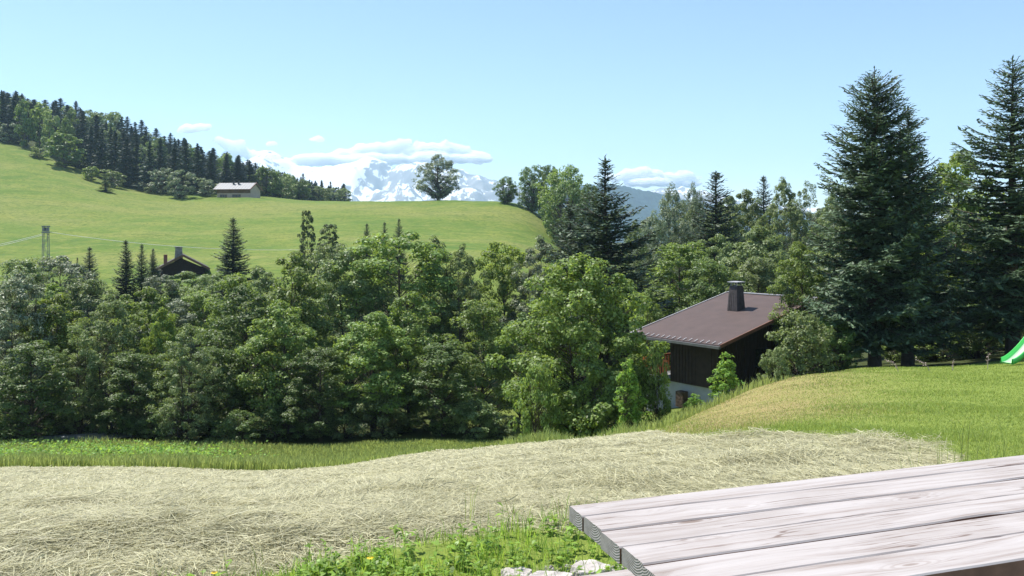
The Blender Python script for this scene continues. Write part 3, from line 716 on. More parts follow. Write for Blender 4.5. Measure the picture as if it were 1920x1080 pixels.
# ------------------------------------------------------------------ the chalet with the brown roof
M['roofing'] = simple('brown_roofing', (.080, .054, .049), .75, .14, 1.3, .35, .1)
M['darkwood'] = simple('dark_stained_wood', (.030, .019, .015), .75, .3, 4, .25)
M['edge'] = simple('metal_edging', (.42, .40, .40), .45, .15, 3, .5)
M['concrete'] = simple('concrete', (.33, .335, .335), .9, .12, 2, .2)
M['gutter'] = simple('dull_gutter', (.13, .125, .12), .5, .2, 3, .4)
M['redtrim'] = simple('red_brown_trim', (.20, .09, .06), .7)
M['orangewood'] = simple('varnished_orange_wood', (.42, .13, .045), .5, .2, 3, .4)
M['slate'] = simple('grey_cladding', (.085, .072, .07), .8, .3, 5, .3)
M['glass'], _nt, _b = mat('window_glass'); _b.inputs["Base Color"].default_value = (.02, .024, .028, 1); _b.inputs["Roughness"].default_value = .08
def chalet():
    gx0, gy0 = 9.56, 38.0                       # near corner of the eave
    e = np.array([-3.5, 4.6]); Lg = 5.8; e = e / np.linalg.norm(e)      # along the gutter
    r = np.array([-e[1] * -1, -e[0]]); r = np.array([e[1], -e[0]])      # up the slope
    root = thing('chalet', 'dark wooden chalet with a brown roof and stone-grey chimney below the lawn', 'chalet', (gx0, gy0, -6.9), 0)
    zo = -6.9
    def P(u, v, z): q = e * u + r * v; return (q[0], q[1], z - zo)      # u along gutter, v up the slope
    ze, zr, vr = CZ - 5.10, CZ - 3.30, 7.95
    zv = lambda v: ze + (zr - ze) * v / vr
    # roof: the slope we see and the one behind the ridge
    b_ = MB(); th = .16
    b_.hexa([P(0, 0, ze - th), P(Lg, 0, ze - th), P(Lg, vr, zr - th), P(0, vr, zr - th), P(0, 0, ze), P(Lg, 0, ze), P(Lg, vr, zr), P(0, vr, zr)][::1])
    b_.hexa([P(0, vr + .004, zr - th), P(Lg, vr + .004, zr - th), P(Lg, vr + 4.5, zr - 1.0 - th), P(0, vr + 4.5, zr - 1.0 - th), P(0, vr + .004, zr), P(Lg, vr + .004, zr), P(Lg, vr + 4.5, zr - 1.0), P(0, vr + 4.5, zr - 1.0)])
    roof = obj('roof', b_.mesh('roof', M['roofing']), root)
    q = MB()
    q.beam(P(Lg + .03, 0, ze - .02), P(Lg + .03, vr, zr - .02), .05, .12)
    t_ = MB(); t_.beam(P(-.03, 0, ze - .03), P(-.03, vr, zr - .03), .05, .15); obj('barge_board', t_.mesh('barge_board', M['redtrim']), roof)
    q.beam(P(0, vr, zr + .03), P(Lg, vr, zr + .03), .24, .05)
    obj('edge_flashing', q.mesh('edge_flashing', M['edge']), roof)
    q = MB(); q.beam(P(-.05, -.08, ze - .10), P(Lg + .05, -.08, ze - .10), .13, .12); obj('gutter', q.mesh('gutter', M['gutter']), roof)
    br = MB(); br.beam((0, 0, 0), (r[0] * .26, r[1] * .26, .085), .035, .03); bm_ = br.mesh('snow_hook', M['edge'])
    for k in range(17):
        o = obj('snow_hook', bm_, roof, P(.12 + k * (Lg - .2) / 16, .02, ze + .035))
    # chimney
    cu, cv = 3.05, 5.15; zb = zv(cv); c = MB()
    c.hexa([P(cu + a * .34, cv + b2 * .34, zb - .4) for a, b2 in ((-1, -1), (1, -1), (1, 1), (-1, 1))][::-1] + [P(cu + a * .23, cv + b2 * .23, zb + 1.25) for a, b2 in ((-1, -1), (1, -1), (1, 1), (-1, 1))][::-1])
    ch = obj('chimney', c.mesh('chimney', M['slate']), roof)
    for side in range(4):
        for k in range(5):
            f = (k + .5) / 5 * 2 - 1; s_ = MB()
            def pt(w, z, s_w): return {0: P(cu + f * w, cv - w - s_w, z), 1: P(cu + f * w, cv + w + s_w, z), 2: P(cu - w - s_w, cv + f * w, z), 3: P(cu + w + s_w, cv + f * w, z)}[side]
            s_.beam(pt(.335, zb - .25, .012), pt(.235, zb + 1.2, .012), .09, .03, up=(*(e if side > 1 else r), 0)); obj('cladding_board', s_.mesh('cladding_board', M['slate']), roof)
    c = MB(); w = .30
    for a, b2 in ((-1, -1), (1, -1), (1, 1), (-1, 1)): c.beam(P(cu + a * .18, cv + b2 * .18, zb + 1.24), P(cu + a * .18, cv + b2 * .18, zb + 1.42), .05, .05)
    w = .33; c.hexa([P(cu + a * w, cv + b2 * w, zb + 1.42) for a, b2 in ((-1, -1), (1, -1), (1, 1), (-1, 1))][::-1] + [P(cu + a * w, cv + b2 * w, zb + 1.47) for a, b2 in ((-1, -1), (1, -1), (1, 1), (-1, 1))][::-1])
    obj('chimney_cap', c.mesh('chimney_cap', M['edge']), roof)
    # walls: front (under gutter) and side (under the rake)
    u0, u1, v0, v1 = .75, 3.75, .85, vr + 3.6; zf = CZ - 7.35
    def wall(name, a, b3, za0, za1, zb0, zb1, t, mtl):       # a,b in (u,v)
        n_ = MB(); d_ = np.array(b3) - np.array(a); d_ = d_ / np.linalg.norm(d_); nn = np.array([-d_[1], d_[0]]) * t
        n_.hexa([P(a[0], a[1], za0), P(b3[0], b3[1], zb0), P(b3[0] + nn[0], b3[1] + nn[1], zb0), P(a[0] + nn[0], a[1] + nn[1], za0),
                 P(a[0], a[1], za1), P(b3[0], b3[1], zb1), P(b3[0] + nn[0], b3[1] + nn[1], zb1), P(a[0] + nn[0], a[1] + nn[1], za1)])
        return obj(name, n_.mesh(name, mtl), root)
    fr = wall('front_wall', (u0, v0), (u1, v0), zf, zv(v0) - .17, zf, zv(v0) - .17, .2, M['darkwood'])
    sd = wall('side_wall', (u0 + .002, vr), (u0 + .002, v0 + .01), zf, zr - .17, zf, zv(v0) - .17, .2, M['darkwood'])
    wall('side_wall', (u0 + .002, v1), (u0 + .002, vr + .004), zf, zr - .95, zf, zr - .17, .2, M['darkwood'])
    wall('rear_wall', (u1 + 1.6, v0 + 2.4), (u1 + 1.6, vr + 3), zf, zv(v0) + .3, zf, zr - .4, .2, M['darkwood'])
    wall('inner_wall', (u1 - .003, v0 + 2.2), (u1 + 1.6, v0 + 2.2), zf, zv(v0) + .25, zf, zv(v0) + .25, .15, M['darkwood'])
    # vertical boards on both walls
    for k in range(15):
        u = u0 + .1 + k * (u1 - u0 - .2) / 14; n_ = MB(); n_.beam(P(u, v0 - .02, zf + .02), P(u, v0 - .02, zv(v0) - .2), .17, .03, up=(*r, 0))
        obj('board', n_.mesh('board', M['darkwood']), fr)
    for k in range(34):
        v = v0 + .15 + k * .205; n_ = MB(); n_.beam(P(u0 - .02, v, zf + .02), P(u0 - .02, v, zv(v) - .2), .17, .03, up=(*e, 0))
        obj('board', n_.mesh('board', M['darkwood']), sd)
    for v in (3.6, 5.9):
        n_ = MB(); n_.hexa([P(u0 - .07, v, zf + .8), P(u0 - .07, v + .9, zf + .8), P(u0 - .04, v + .9, zf + .8), P(u0 - .04, v, zf + .8), P(u0 - .07, v, zf + 1.7), P(u0 - .07, v + .9, zf + 1.7), P(u0 - .04, v + .9, zf + 1.7), P(u0 - .04, v, zf + 1.7)])
        obj('window', n_.mesh('window', M['glass']), root)
    n_ = MB(); n_.hexa([P(u0 + .4, v0 - .06, zf + .03), P(u0 + 1.25, v0 - .06, zf + .03), P(u0 + 1.25, v0 - .04, zf + .03), P(u0 + .4, v0 - .04, zf + .03), P(u0 + .4, v0 - .06, zf + 2.0), P(u0 + 1.25, v0 - .06, zf + 2.0), P(u0 + 1.25, v0 - .04, zf + 2.0), P(u0 + .4, v0 - .04, zf + 2.0)])
    obj('door', n_.mesh('door', M['darkwood']), root)
    # concrete base and balcony slab
    n_ = MB(); n_.hexa([P(a, b2, CZ - 10.5) for a, b2 in ((u0 + .05, v0 + .05), (u1 + 1.7, v0 + .05), (u1 + 1.7, v1), (u0 + .05, v1))][::-1] + [P(a, b2, zf - .003) for a, b2 in ((u0 + .05, v0 + .05), (u1 + 1.7, v0 + .05), (u1 + 1.7, v1), (u0 + .05, v1))][::-1])
    obj('concrete_base', n_.mesh('concrete_base', M['concrete']), root)
    zt = zf + .02; Ub = u1 + 1.65; n_ = MB()
    n_.hexa([P(a, b2, zt) for a, b2 in ((u1 + .01, v0 - .25), (Ub, v0 - .25), (Ub, v0 + 2.1), (u1 + .01, v0 + 2.1))][::-1] + [P(a, b2, zt + .10) for a, b2 in ((u1 + .01, v0 - .25), (Ub, v0 - .25), (Ub, v0 + 2.1), (u1 + .01, v0 + 2.1))][::-1])
    obj('balcony_floor', n_.mesh('balcony_floor', M['concrete']), root)
    n_ = MB()
    for z in (.28, 1.0): n_.beam(P(u1 + .02, v0 - .2, zt + z), P(Ub, v0 - .2, zt + z), .06, .10)
    for z in (.28, 1.0): n_.beam(P(Ub, v0 - .2, zt + z), P(Ub, v0 + 2.1, zt + z), .06, .10)
    rl = obj('railing', n_.mesh('railing', M['orangewood']), root)
    n_ = MB(); n_.box((-.05, -.015, 0), (.05, .015, .80)); bm2 = n_.mesh('baluster', M['orangewood'])
    for k in range(9):
        o = obj('baluster', bm2, rl, P(u1 + .12 + k * .19, v0 - .21, zt + .22)); o.rotation_euler = (0, 0, math.atan2(e[1], e[0]))
    for k in range(10):
        o = obj('baluster', bm2, rl, P(Ub + .01, v0 - .05 + k * .22, zt + .22)); o.rotation_euler = (0, 0, math.atan2(r[1], r[0]))
    n_ = MB(); pu = u1 + .62
    n_.beam(P(pu, v0 - .05, zt + .1), P(pu, v0 - .05, zv(v0) - .15), .14, .14)
    po = obj('post', n_.mesh('post', M['darkwood']), root)
    n_ = MB(); n_.beam(P(pu, v0 - .05, zt + 1.45), P(pu - .5, v0 - .05, zt + 2.05), .09, .09); n_.beam(P(pu, v0 - .05, zt + 1.45), P(pu + .5, v0 - .05, zt + 2.05), .09, .09)
    obj('brace', n_.mesh('brace', M['darkwood']), po)
    n_ = MB(); n_.beam(P(.1, v0 - .05, zv(v0) - .22), P(Ub, v0 - .05, zv(v0) - .22), .16, .18); obj('eave_beam', n_.mesh('eave_beam', M['darkwood']), root)
    n_ = MB(); n_.hexa([P(u0 + 1.7 + a, v0 - .6 + b2, CZ - 8.4) for a, b2 in ((0, 0), (.45, 0), (.45, .4), (0, .4))][::-1] + [P(u0 + 1.7 + a, v0 - .6 + b2, CZ - 7.65) for a, b2 in ((0, 0), (.45, 0), (.45, .4), (0, .4))][::-1])
    w_ = obj('log_pile', n_.mesh('log_pile', simple('old_logs', (.09, .06, .045), .9, .6, 8, .2, .8)))
    w_.location = root.location; tag(w_, 'small dark stack of old logs against the concrete base', 'log pile')
chalet()

# ------------------------------------------------------------------ hill chalet and the dark house
M['greyroof'] = simple('grey_metal_roof', (.17, .175, .19), .5, .10, .8, .4)
M['plaster'] = simple('warm_plaster', (.46, .37, .30), .9, .1, .5)
M['brownwood'] = simple('brown_wood', (.16, .095, .06), .8, .3, 1)
M['redtrim'] = simple('red_brown_trim', (.22, .10, .07), .7)
def hill_chalet():
    d = 278.; k = d / F; x0 = (400 - CX) * k; zb = CZ + (HY - 372) * k
    root = thing('hill_chalet', 'distant chalet with pale grey roof on the meadow crest', 'chalet', (x0, d, zb), math.radians(-6))
    Wd, Dp = 13.2, 9.0; h1, h2 = 3.0, 5.4
    b_ = MB(); b_.box((.9, .8, -2), (Wd - .6, Dp, h1)); b_.add([(Wd - .62, .8, h1), (Wd - .62, Dp, h1), (Wd - .62, Dp / 2, h2 - .2)], [(0, 1, 2)])
    wl = obj('wall', b_.mesh('wall', M['plaster']), root)
    b_ = MB(); b_.box((.9, .76, 1.75), (Wd - .58, .8, h1 - .02)); obj('timber_band', b_.mesh('timber_band', M['brownwood']), root)
    b_ = MB()
    b_.hexa([(0, -.3, h1 - .15), (Wd, -.3, h1 - .15), (Wd, Dp / 2, h2 - .15), (0, Dp / 2, h2 - .15), (0, -.3, h1 + .05), (Wd, -.3, h1 + .05), (Wd, Dp / 2, h2 + .05), (0, Dp / 2, h2 + .05)])
    b_.hexa([(0, Dp / 2 + .01, h2 - .15), (Wd, Dp / 2 + .01, h2 - .15), (Wd, Dp + 1, h1 - .15), (0, Dp + 1, h1 - .15), (0, Dp / 2 + .01, h2 + .05), (Wd, Dp / 2 + .01, h2 + .05), (Wd, Dp + 1, h1 + .05), (0, Dp + 1, h1 + .05)])
    rf = obj('roof', b_.mesh('roof', M['greyroof']), root)
    for xx in (5.3, 7.1):
        b_ = MB(); b_.box((xx, 3.2, 4.3), (xx + .45, 3.7, 6.15)); b_.box((xx - .08, 3.1, 6.15), (xx + .53, 3.8, 6.3)); obj('chimney', b_.mesh('chimney', M['slate']), rf)
    b_ = MB()
    for i in range(13): b_.beam((.5 + i * 1.02, -.3, h1 + .09), (.5 + i * 1.02, Dp / 2, h2 + .09), .06, .05)
    obj('roof_seam', b_.mesh('roof_seam', M['greyroof']), rf)
    b_ = MB(); b_.beam((Wd, -.35, h1), (Wd, Dp / 2, h2), .12, .35); b_.beam((Wd, Dp + .9, h1), (Wd, Dp / 2, h2), .12, .35); b_.beam((0, -.36, h1 - .05), (Wd, -.36, h1 - .05), .1, .2)
    obj('eave_trim', b_.mesh('eave_trim', M['redtrim']), rf)
    for (a, w) in ((2.0, 2.4), (6.3, 2.9)):
        b_ = MB(); b_.box((a, .68, .1), (a + w, .79, 1.35)); fr = obj('window', b_.mesh('window', M['brownwood']), root)
        for j in range(3):
            b_ = MB(); pw = w / 3; b_.box((a + j * pw + .08, .66, .18), (a + (j + 1) * pw - .08, .70, 1.27)); obj('pane', b_.mesh('pane', M['glass']), fr)
hill_chalet()
M['stone'] = simple('grey_stone', (.24, .23, .20), .9, .4, 3, .2, .5)
def dark_house():
    d = 118.; k = d / F; xr = (343 - CX) * k; zr = CZ + (HY - 480) * k; zg = H1(xr, d)
    root = thing('dark_house', 'dark gabled wooden house with a stone chimney half hidden by trees', 'house', (xr, d, zg), .38)
    hr = zr - zg; hw = 4.3; he = hr - 2.0; Lh = 9
    b_ = MB(); b_.add([(-3, 0, 0), (2.9, 0, 0), (2.9, 0, he + .25), (-.2, 0, hr - .3), (-3, 0, he + .25)], [(0, 1, 2, 3, 4)]); b_.box((-3, .02, 0), (2.9, Lh - 1, he + .1))
    obj('wall', b_.mesh('wall', M['darkwood']), root)
    b_ = MB(); t = .2
    b_.hexa([(-3.7, -1, he - .1), (0, -1, hr), (0, Lh, hr), (-3.7, Lh, he - .1)][::1] + [(-3.7, -1, he - .1 + t), (0, -1, hr + t), (0, Lh, hr + t), (-3.7, Lh, he - .1 + t)])
    b_.hexa([(.003, -1, hr), (3.6, -1, he), (3.6, Lh, he), (.003, Lh, hr), (.003, -1, hr + t), (3.6, -1, he + t), (3.6, Lh, he + t), (.003, Lh, hr + t)])
    rf = obj('roof', b_.mesh('roof', M['slate']), root)
    b_ = MB(); b_.hexa([(-1.2, .8, hr - 1.4), (.05, .8, hr - 1.4), (.05, 1.9, hr - 1.4), (-1.2, 1.9, hr - 1.4), (-1.0, .95, hr + 1.2), (-.1, .95, hr + 1.2), (-.1, 1.8, hr + 1.2), (-1.0, 1.8, hr + 1.2)]); b_.box((-1.15, .85, hr + 1.2), (.05, 1.9, hr + 1.32))
    obj('chimney', b_.mesh('chimney', M['stone']), rf)
    b_ = MB(); b_.box((-2.6, 3, hr - 1.4), (-2.1, 3.5, hr + .15)); obj('chimney', b_.mesh('chimney', M['redtrim']), rf)
    b_ = MB(); b_.beam((-3.7, -1.04, he), (0, -1.04, hr + .1), .05, .3); b_.beam((3.6, -1.04, he + .1), (0, -1.04, hr + .1), .05, .3); obj('barge_board', b_.mesh('barge_board', M['brownwood']), rf)
    b_ = MB(); b_.box((-.9, -.05, he - 1.5), (.9, -.01, he - .3)); obj('window', b_.mesh('window', M['glass']), root)
dark_house()

# ------------------------------------------------------------------ power pole and wires
M['pole'] = simple('pale_concrete_pole', (.26, .26, .255), .8, .15, 2)
M['wire'] = simple('pale_wire', (.60, .61, .58), .4, .1, 1, .6)
def power_pole():
    d = 92.; k = d / F; x = (86 - CX) * k; zg = H1(x, d); zt = CZ + (HY - 424) * k; h = zt - zg
    root = thing('power_pole', 'pale lattice power pole rising from the trees in front of the meadow', 'power pole', (x, d, zg), .2)
    b_ = MB()
    for a in (-1, 1):
        for c in (-1, 1): lg = MB(); lg.beam((a * .42, c * .34, -.3), (a * .24, c * .2, h), .05, .05); obj('leg', lg.mesh('leg', M['pole']), root)
    n = int(h / 1.1)
    for i in range(n):
        z0 = i * h / n; z1 = (i + 1) * h / n; w0 = .42 - .15 * z0 / h; w1 = .42 - .15 * z1 / h; s = 1 if i % 2 else -1
        b_.beam((-w0 * s, -w0 * .8, z0), (w1 * s, -w1 * .8, z1), .035, .035); b_.beam((-w0 * s, w0 * .8, z0), (w1 * s, w1 * .8, z1), .035, .035); b_.beam((-w0, -w0 * .8, z0), (w0, -w0 * .8, z0), .04, .04)
    obj('lattice', b_.mesh('lattice', M['pole']), root)
    b_ = MB(); b_.box((-.36, -.3, h - .75), (.36, .3, h - .62)); b_.box((-.36, -.3, h - .08), (.36, .3, h + .04)); b_.box((-.30, -.25, h - .55), (-.06, .25, h - .15)); b_.box((.05, -.25, h - .55), (.28, .25, h - .15))
    obj('insulator_head', b_.mesh('insulator_head', M['pole']), root)
    for i, (a, bb, l) in enumerate(((W(86, 434, d), W(700, 462, 100), 'thin wire running from the power pole across the meadow, upper strand'), (W(86, 437, d), W(-250, 492, 84), 'thin wire running left from the power pole, upper strand'), (W(86, 439, d), W(-250, 498, 84), 'thin wire running left from the power pole, lower strand'))):
        a = np.array(a); bb = np.array(bb); s = np.linspace(0, 1, 14)[:, None]; P = a + (bb - a) * s; P[:, 2] -= (1.1 if i == 0 else .5) * (4 * s * (1 - s))[:, 0]
        b_ = MB(); b_.tube(P, [.018] * 14, 4); tag(obj('power_wire', b_.mesh('power_wire', M['wire'])), l, 'wire', 'overhead wires')
power_pole()

# ------------------------------------------------------------------ green slide
M['green'] = simple('green_plastic', (.07, .50, .10), .35, .06, 2, .5)
M['greenp'] = simple('pale_green_plastic', (.42, .72, .38), .4, .06, 2, .5)
def slide():
    x, d = (1887 - CX) / F * 29, 29.; zg = H1(x, d)
    root = thing('slide', 'bright green plastic garden slide at the right edge of the lawn', 'slide', (x, d, zg + .02), math.radians(20))
    s = np.linspace(0, 1, 22); X = 2.1 * s; Z = .08 + 1.15 * smooth(.02, .92, s) + .03 * np.sin(s * 9)
    prof = [(-.24, .17), (-.21, .17), (-.19, .02), (.19, .02), (.21, .17), (.24, .17), (.24, -.02), (-.24, -.02)]
    V = [(X[i], a, Z[i] + b2) for i in range(22) for a, b2 in prof]; n = 8
    Fq = [(i * n + j, i * n + (j + 1) % n, (i + 1) * n + (j + 1) % n, (i + 1) * n + j) for i in range(21) for j in range(n)]
    mi = [1 if j == 2 else 0 for i in range(21) for j in range(n)]
    me = mesh_np('chute', V, Fq, [M['green'], M['greenp']], mi, True); obj('chute', me, root)
    b_ = MB()
    for a in (-.26, .26): b_.beam((2.55, a, -.02), (2.08, a, 1.7), .07, .07)
    obj('ladder_rail', b_.mesh('ladder_rail', M['greenp']), root)
    for k2 in range(4):
        b_ = MB(); f = .2 + .2 * k2; b_.beam((2.75 - .47 * f, -.26, f * 1.8), (2.75 - .47 * f, .26, f * 1.8), .12, .05); obj('step', b_.mesh('step', M['green']), root)
slide()

# ------------------------------------------------------------------ picnic table
def plank_mats():
    m, nt, b = mat('weathered_plank'); tc = N(nt, "ShaderNodeTexCoord"); oi = N(nt, "ShaderNodeObjectInfo")
    off = N(nt, "ShaderNodeVectorMath", operation='ADD'); nt.links.new(tc.outputs["Object"], off.inputs[0])
    cmb = N(nt, "ShaderNodeCombineXYZ"); 
    for i in range(3): nt.links.new(math_(nt, 'MULTIPLY', oi.outputs["Random"], 37.0 + 11 * i), cmb.inputs[i])
    nt.links.new(cmb.outputs[0], off.inputs[1]); V = off.outputs[0]
    # knots bend the grain
    mk = N(nt, "ShaderNodeMapping"); mk.inputs["Scale"].default_value = (2.3, 9.0, 0.001); nt.links.new(V, mk.inputs[0])
    vo = N(nt, "ShaderNodeTexVoronoi"); vo.inputs["Scale"].default_value = 1.0; nt.links.new(mk.outputs[0], vo.inputs["Vector"])
    kn = mapr(nt, vo.outputs["Distance"], 0, .33, 1, 0)
    mg = N(nt, "ShaderNodeMapping"); mg.inputs["Scale"].default_value = (1.6, 42, 1); nt.links.new(V, mg.inputs[0])
    w_ = noise(nt, 1.3, 2, .5, V)
    add = N(nt, "ShaderNodeVectorMath", operation='ADD'); nt.links.new(mg.outputs[0], add.inputs[0])
    cm2 = N(nt, "ShaderNodeCombineXYZ"); nt.links.new(math_(nt, 'ADD', math_(nt, 'MULTIPLY', w_.outputs[0], 5.0), math_(nt, 'MULTIPLY', kn, 1.6)), cm2.inputs[1]); nt.links.new(cm2.outputs[0], add.inputs[1])
    g1 = noise(nt, 1.0, 7, .62, add.outputs[0]); 
    mf = N(nt, "ShaderNodeMapping"); mf.inputs["Scale"].default_value = (5, 190, 1); nt.links.new(V, mf.inputs[0])
    g2 = noise(nt, 1.0, 3, .6, mf.outputs[0]); g3 = noise(nt, 2.2, 5, .6, V)
    base = ramp(nt, g1.outputs[0], [(.30, (.22, .17, .145)), (.5, (.375, .335, .318)), (.70, (.43, .395, .38))])
    c = mixc(nt, mapr(nt, g2.outputs[0], .35, .75, .0, .55), base.outputs[0], (.45, .42, .405))
    c = mixc(nt, mapr(nt, g3.outputs[0], .5, .7, 0, .55), c, (.30, .26, .24))
    crack = mapr(nt, g1.outputs[0], .30, .25, 0, .8); c = mixc(nt, crack, c, (.13, .09, .07))
    sel = N(nt, "ShaderNodeSeparateXYZ"); nt.links.new(vo.outputs["Color"], sel.inputs[0])
    has = math_(nt, 'GREATER_THAN', sel.outputs[0], .45)
    ring = math_(nt, 'SINE', math_(nt, 'MULTIPLY', vo.outputs["Distance"], 95.0))
    c = mixc(nt, math_(nt, 'MULTIPLY', math_(nt, 'MULTIPLY', mapr(nt, vo.outputs["Distance"], .10, .30, .5, 0), mapr(nt, ring, -.2, .8, 0, 1)), has), c, (.24, .19, .165))
    knc = math_(nt, 'MULTIPLY', mapr(nt, vo.outputs["Distance"], .06, .10, .85, 0), has); c = mixc(nt, knc, c, (.17, .125, .10))
    ck = N(nt, "ShaderNodeMapping"); ck.inputs["Scale"].default_value = (.9, 26, 1); nt.links.new(V, ck.inputs[0])
    cn = noise(nt, 1.0, 2, .5, ck.outputs[0], .3); cl_ = math_(nt, 'ABSOLUTE', math_(nt, 'SUBTRACT', cn.outputs[0], .5))
    gate = mapr(nt, g3.outputs[0], .45, .6, 0, .85)
    c = mixc(nt, math_(nt, 'MULTIPLY', mapr(nt, cl_, .004, .012, 1, 0), gate), c, (.15, .105, .085))
    # only some cells hold a knot
    nt.links.new(c, b.inputs["Base Color"]); b.inputs["Roughness"].default_value = .78; b.inputs["Specular IOR Level"].default_value = .25
    bump(nt, g1.outputs[0], b, .35, .004)
    e, nt, b = mat('end_grain'); tc = N(nt, "ShaderNodeTexCoord"); oi = N(nt, "ShaderNodeObjectInfo")
    cmb = N(nt, "ShaderNodeCombineXYZ"); nt.links.new(mapr(nt, oi.outputs["Random"], 0, 1, -.13, -.02), cmb.inputs[1]); cmb.inputs[2].default_value = -.075
    ad = N(nt, "ShaderNodeVectorMath", operation='ADD'); nt.links.new(tc.outputs["Object"], ad.inputs[0]); nt.links.new(cmb.outputs[0], ad.inputs[1])
    mp = N(nt, "ShaderNodeMapping"); mp.inputs["Scale"].default_value = (0, 1, 1); nt.links.new(ad.outputs[0], mp.inputs[0])
    ln = N(nt, "ShaderNodeVectorMath", operation='LENGTH'); nt.links.new(mp.outputs[0], ln.inputs[0])
    nz = noise(nt, 30, 3, .5, mp.outputs[0]); rr = math_(nt, 'ADD', ln.outputs["Value"], math_(nt, 'MULTIPLY', nz.outputs[0], .006))
    sn = math_(nt, 'SINE', math_(nt, 'MULTIPLY', rr, 950.0)); n3 = noise(nt, 45, 5, .7, mp.outputs[0])
    c = ramp(nt, mapr(nt, sn, -1, 1, 0, 1), [(.1, (.20, .18, .17)), (.8, (.36, .335, .325))])
    c2 = mixc(nt, mapr(nt, n3.outputs[0], .45, .7, 0, .7), c.outputs[0], (.14, .125, .12))
    nt.links.new(c2, b.inputs["Base Color"]); b.inputs["Roughness"].default_value = .9; bump(nt, sn, b, .3, .002)
    return m, e
M['plank'], M['endgrain'] = plank_mats()
M['plankside'] = simple('brown_wood_side', (.20, .115, .075), .85, .35, 9, .2)  # darker, browner tone for plank sides and underside than for the top
def plank_mesh(name, Ln, wd, th, seed, notch=()):
    """plank along +x, width along +y, with worn edges, cupping and broken corners"""
    rng = np.random.default_rng(seed); n = 90; xs = np.linspace(0, Ln, n)
    e0 = (vn(xs * 5, xs * 0, seed) - .5) * .0030; e1 = (vn(xs * 5, xs * 0 + 7, seed) - .5) * .0030
    for (p, l, dep, side) in notch:
        k = np.clip((xs - p) / l, 0, 1); k = np.where((xs >= p) & (xs <= p + l), dep * (1 - np.abs(2 * k - 1) ** 3) * (.6 + .4 * k), 0)
        if side == 0: e0 = e0 + k
        else: e1 = e1 - k
    bv = .004; rows = []
    for (fy, z, ins) in ((0, 0, bv * .6), (0, bv, 0), (0, th - bv, 0), (0, th, bv), (.25, th + .0012, 0), (.5, th + .0002, 0), (.75, th + .0012, 0), (1, th, bv), (1, th - bv, 0), (1, bv, 0), (1, 0, bv * .6), (.5, 0, 0)):
        y0 = e0; y1 = wd + e1; y = y0 + (y1 - y0) * fy + (ins if fy == 0 else -ins if fy == 1 else 0)
        wz = (vn(xs * 3, xs * 0 + fy * 2, seed + 3) - .5) * .0015
        rows.append(np.c_[xs, y, z + wz])
    V = np.stack(rows, 1); k = len(rows)
    V[0, :, 0] += rng.uniform(-.002, .002); me_v = V.reshape(-1, 3)
    Fs = [(i * k + j, (i + 1) * k + j, (i + 1) * k + (j + 1) % k, i * k + (j + 1) % k) for i in range(n - 1) for j in range(k)]
    me = bpy.data.meshes.new(name); me.from_pydata(me_v.tolist(), [], Fs + [tuple(range(k)), tuple(((n - 1) * k + j) for j in range(k))[::-1]])
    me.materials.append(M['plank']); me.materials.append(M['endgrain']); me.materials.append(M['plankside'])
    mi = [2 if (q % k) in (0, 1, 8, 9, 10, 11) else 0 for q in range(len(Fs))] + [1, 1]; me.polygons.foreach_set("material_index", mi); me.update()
    me.flip_normals() if me.polygons[4].normal.z < 0 else None
    return me
def picnic_table():
    u = np.array([.948, .319]); p = np.array([.319, -.948]); A = np.array([.170, 2.44]); zt = CZ - .80
    rz = math.atan2(u[1], u[0])
    root = thing('picnic_table', 'weathered wooden picnic table with grey-pink planks in the near corner', 'picnic table', (A[0], A[1], 0), rz)
    # local: x along planks, y = -perp (towards the camera is negative)
    ws = [.094, .120, .118, .116, .124, .132]; gaps = [.003, .003, .0035, .0045, .0065]; o = 0
    notches = [[(1.06, .30, .006, 0), (.30, .1, .003, 0)], [(.75, .16, .005, 0), (1.35, .26, .007, 0)], [(.55, .12, .006, 0), (1.2, .14, .006, 0)], [(.95, .22, .009, 0)], [(1.12, .2, .008, 0)], [(.9, .1, .004, 1)]]
    for i, w in enumerate(ws):
        me = plank_mesh('plank', 2.35, w, .045, 60 + i, notches[i])
        q = obj('plank', me, root, ((0, .003, -.002, .002, -.003, .004)[i], -(o + w), zt - .045 + (0, .001, -.0012, .0008, -.001, .0006)[i]))
        o += w + (gaps[i] if i < 5 else 0)
    tot = o
    for xx in (.42, 1.9):
        b_ = MB(); b_.beam((xx, -.03, zt - .095), (xx, -tot + .03, zt - .095), .045, .095); obj('cross_beam', b_.mesh('cross_beam', M['plank']), root)
        b_ = MB(); b_.beam((xx + .05, .32, .37), (xx + .05, -tot - .32, .37), .045, .095); obj('seat_beam', b_.mesh('seat_beam', M['plank']), root)
        for s in (0, 1):
            y0, y1 = (-.12, .22) if s == 0 else (-tot + .12, -tot - .22)
            b_ = MB(); b_.beam((xx - .05, y0, zt - .05), (xx - .05, y1, 0.0), .045, .10, up=(1, 0, 0)); obj('leg', b_.mesh('leg', M['plank']), root)
    for i in range(2):
        me = plank_mesh('bench_plank', 2.4, .125, .045, 80 + i); q = obj('bench_plank', me, root, (-.06 + .004 * i, .20 - .125 - i * .133, .45 - .045))
    return root
picnic_table()

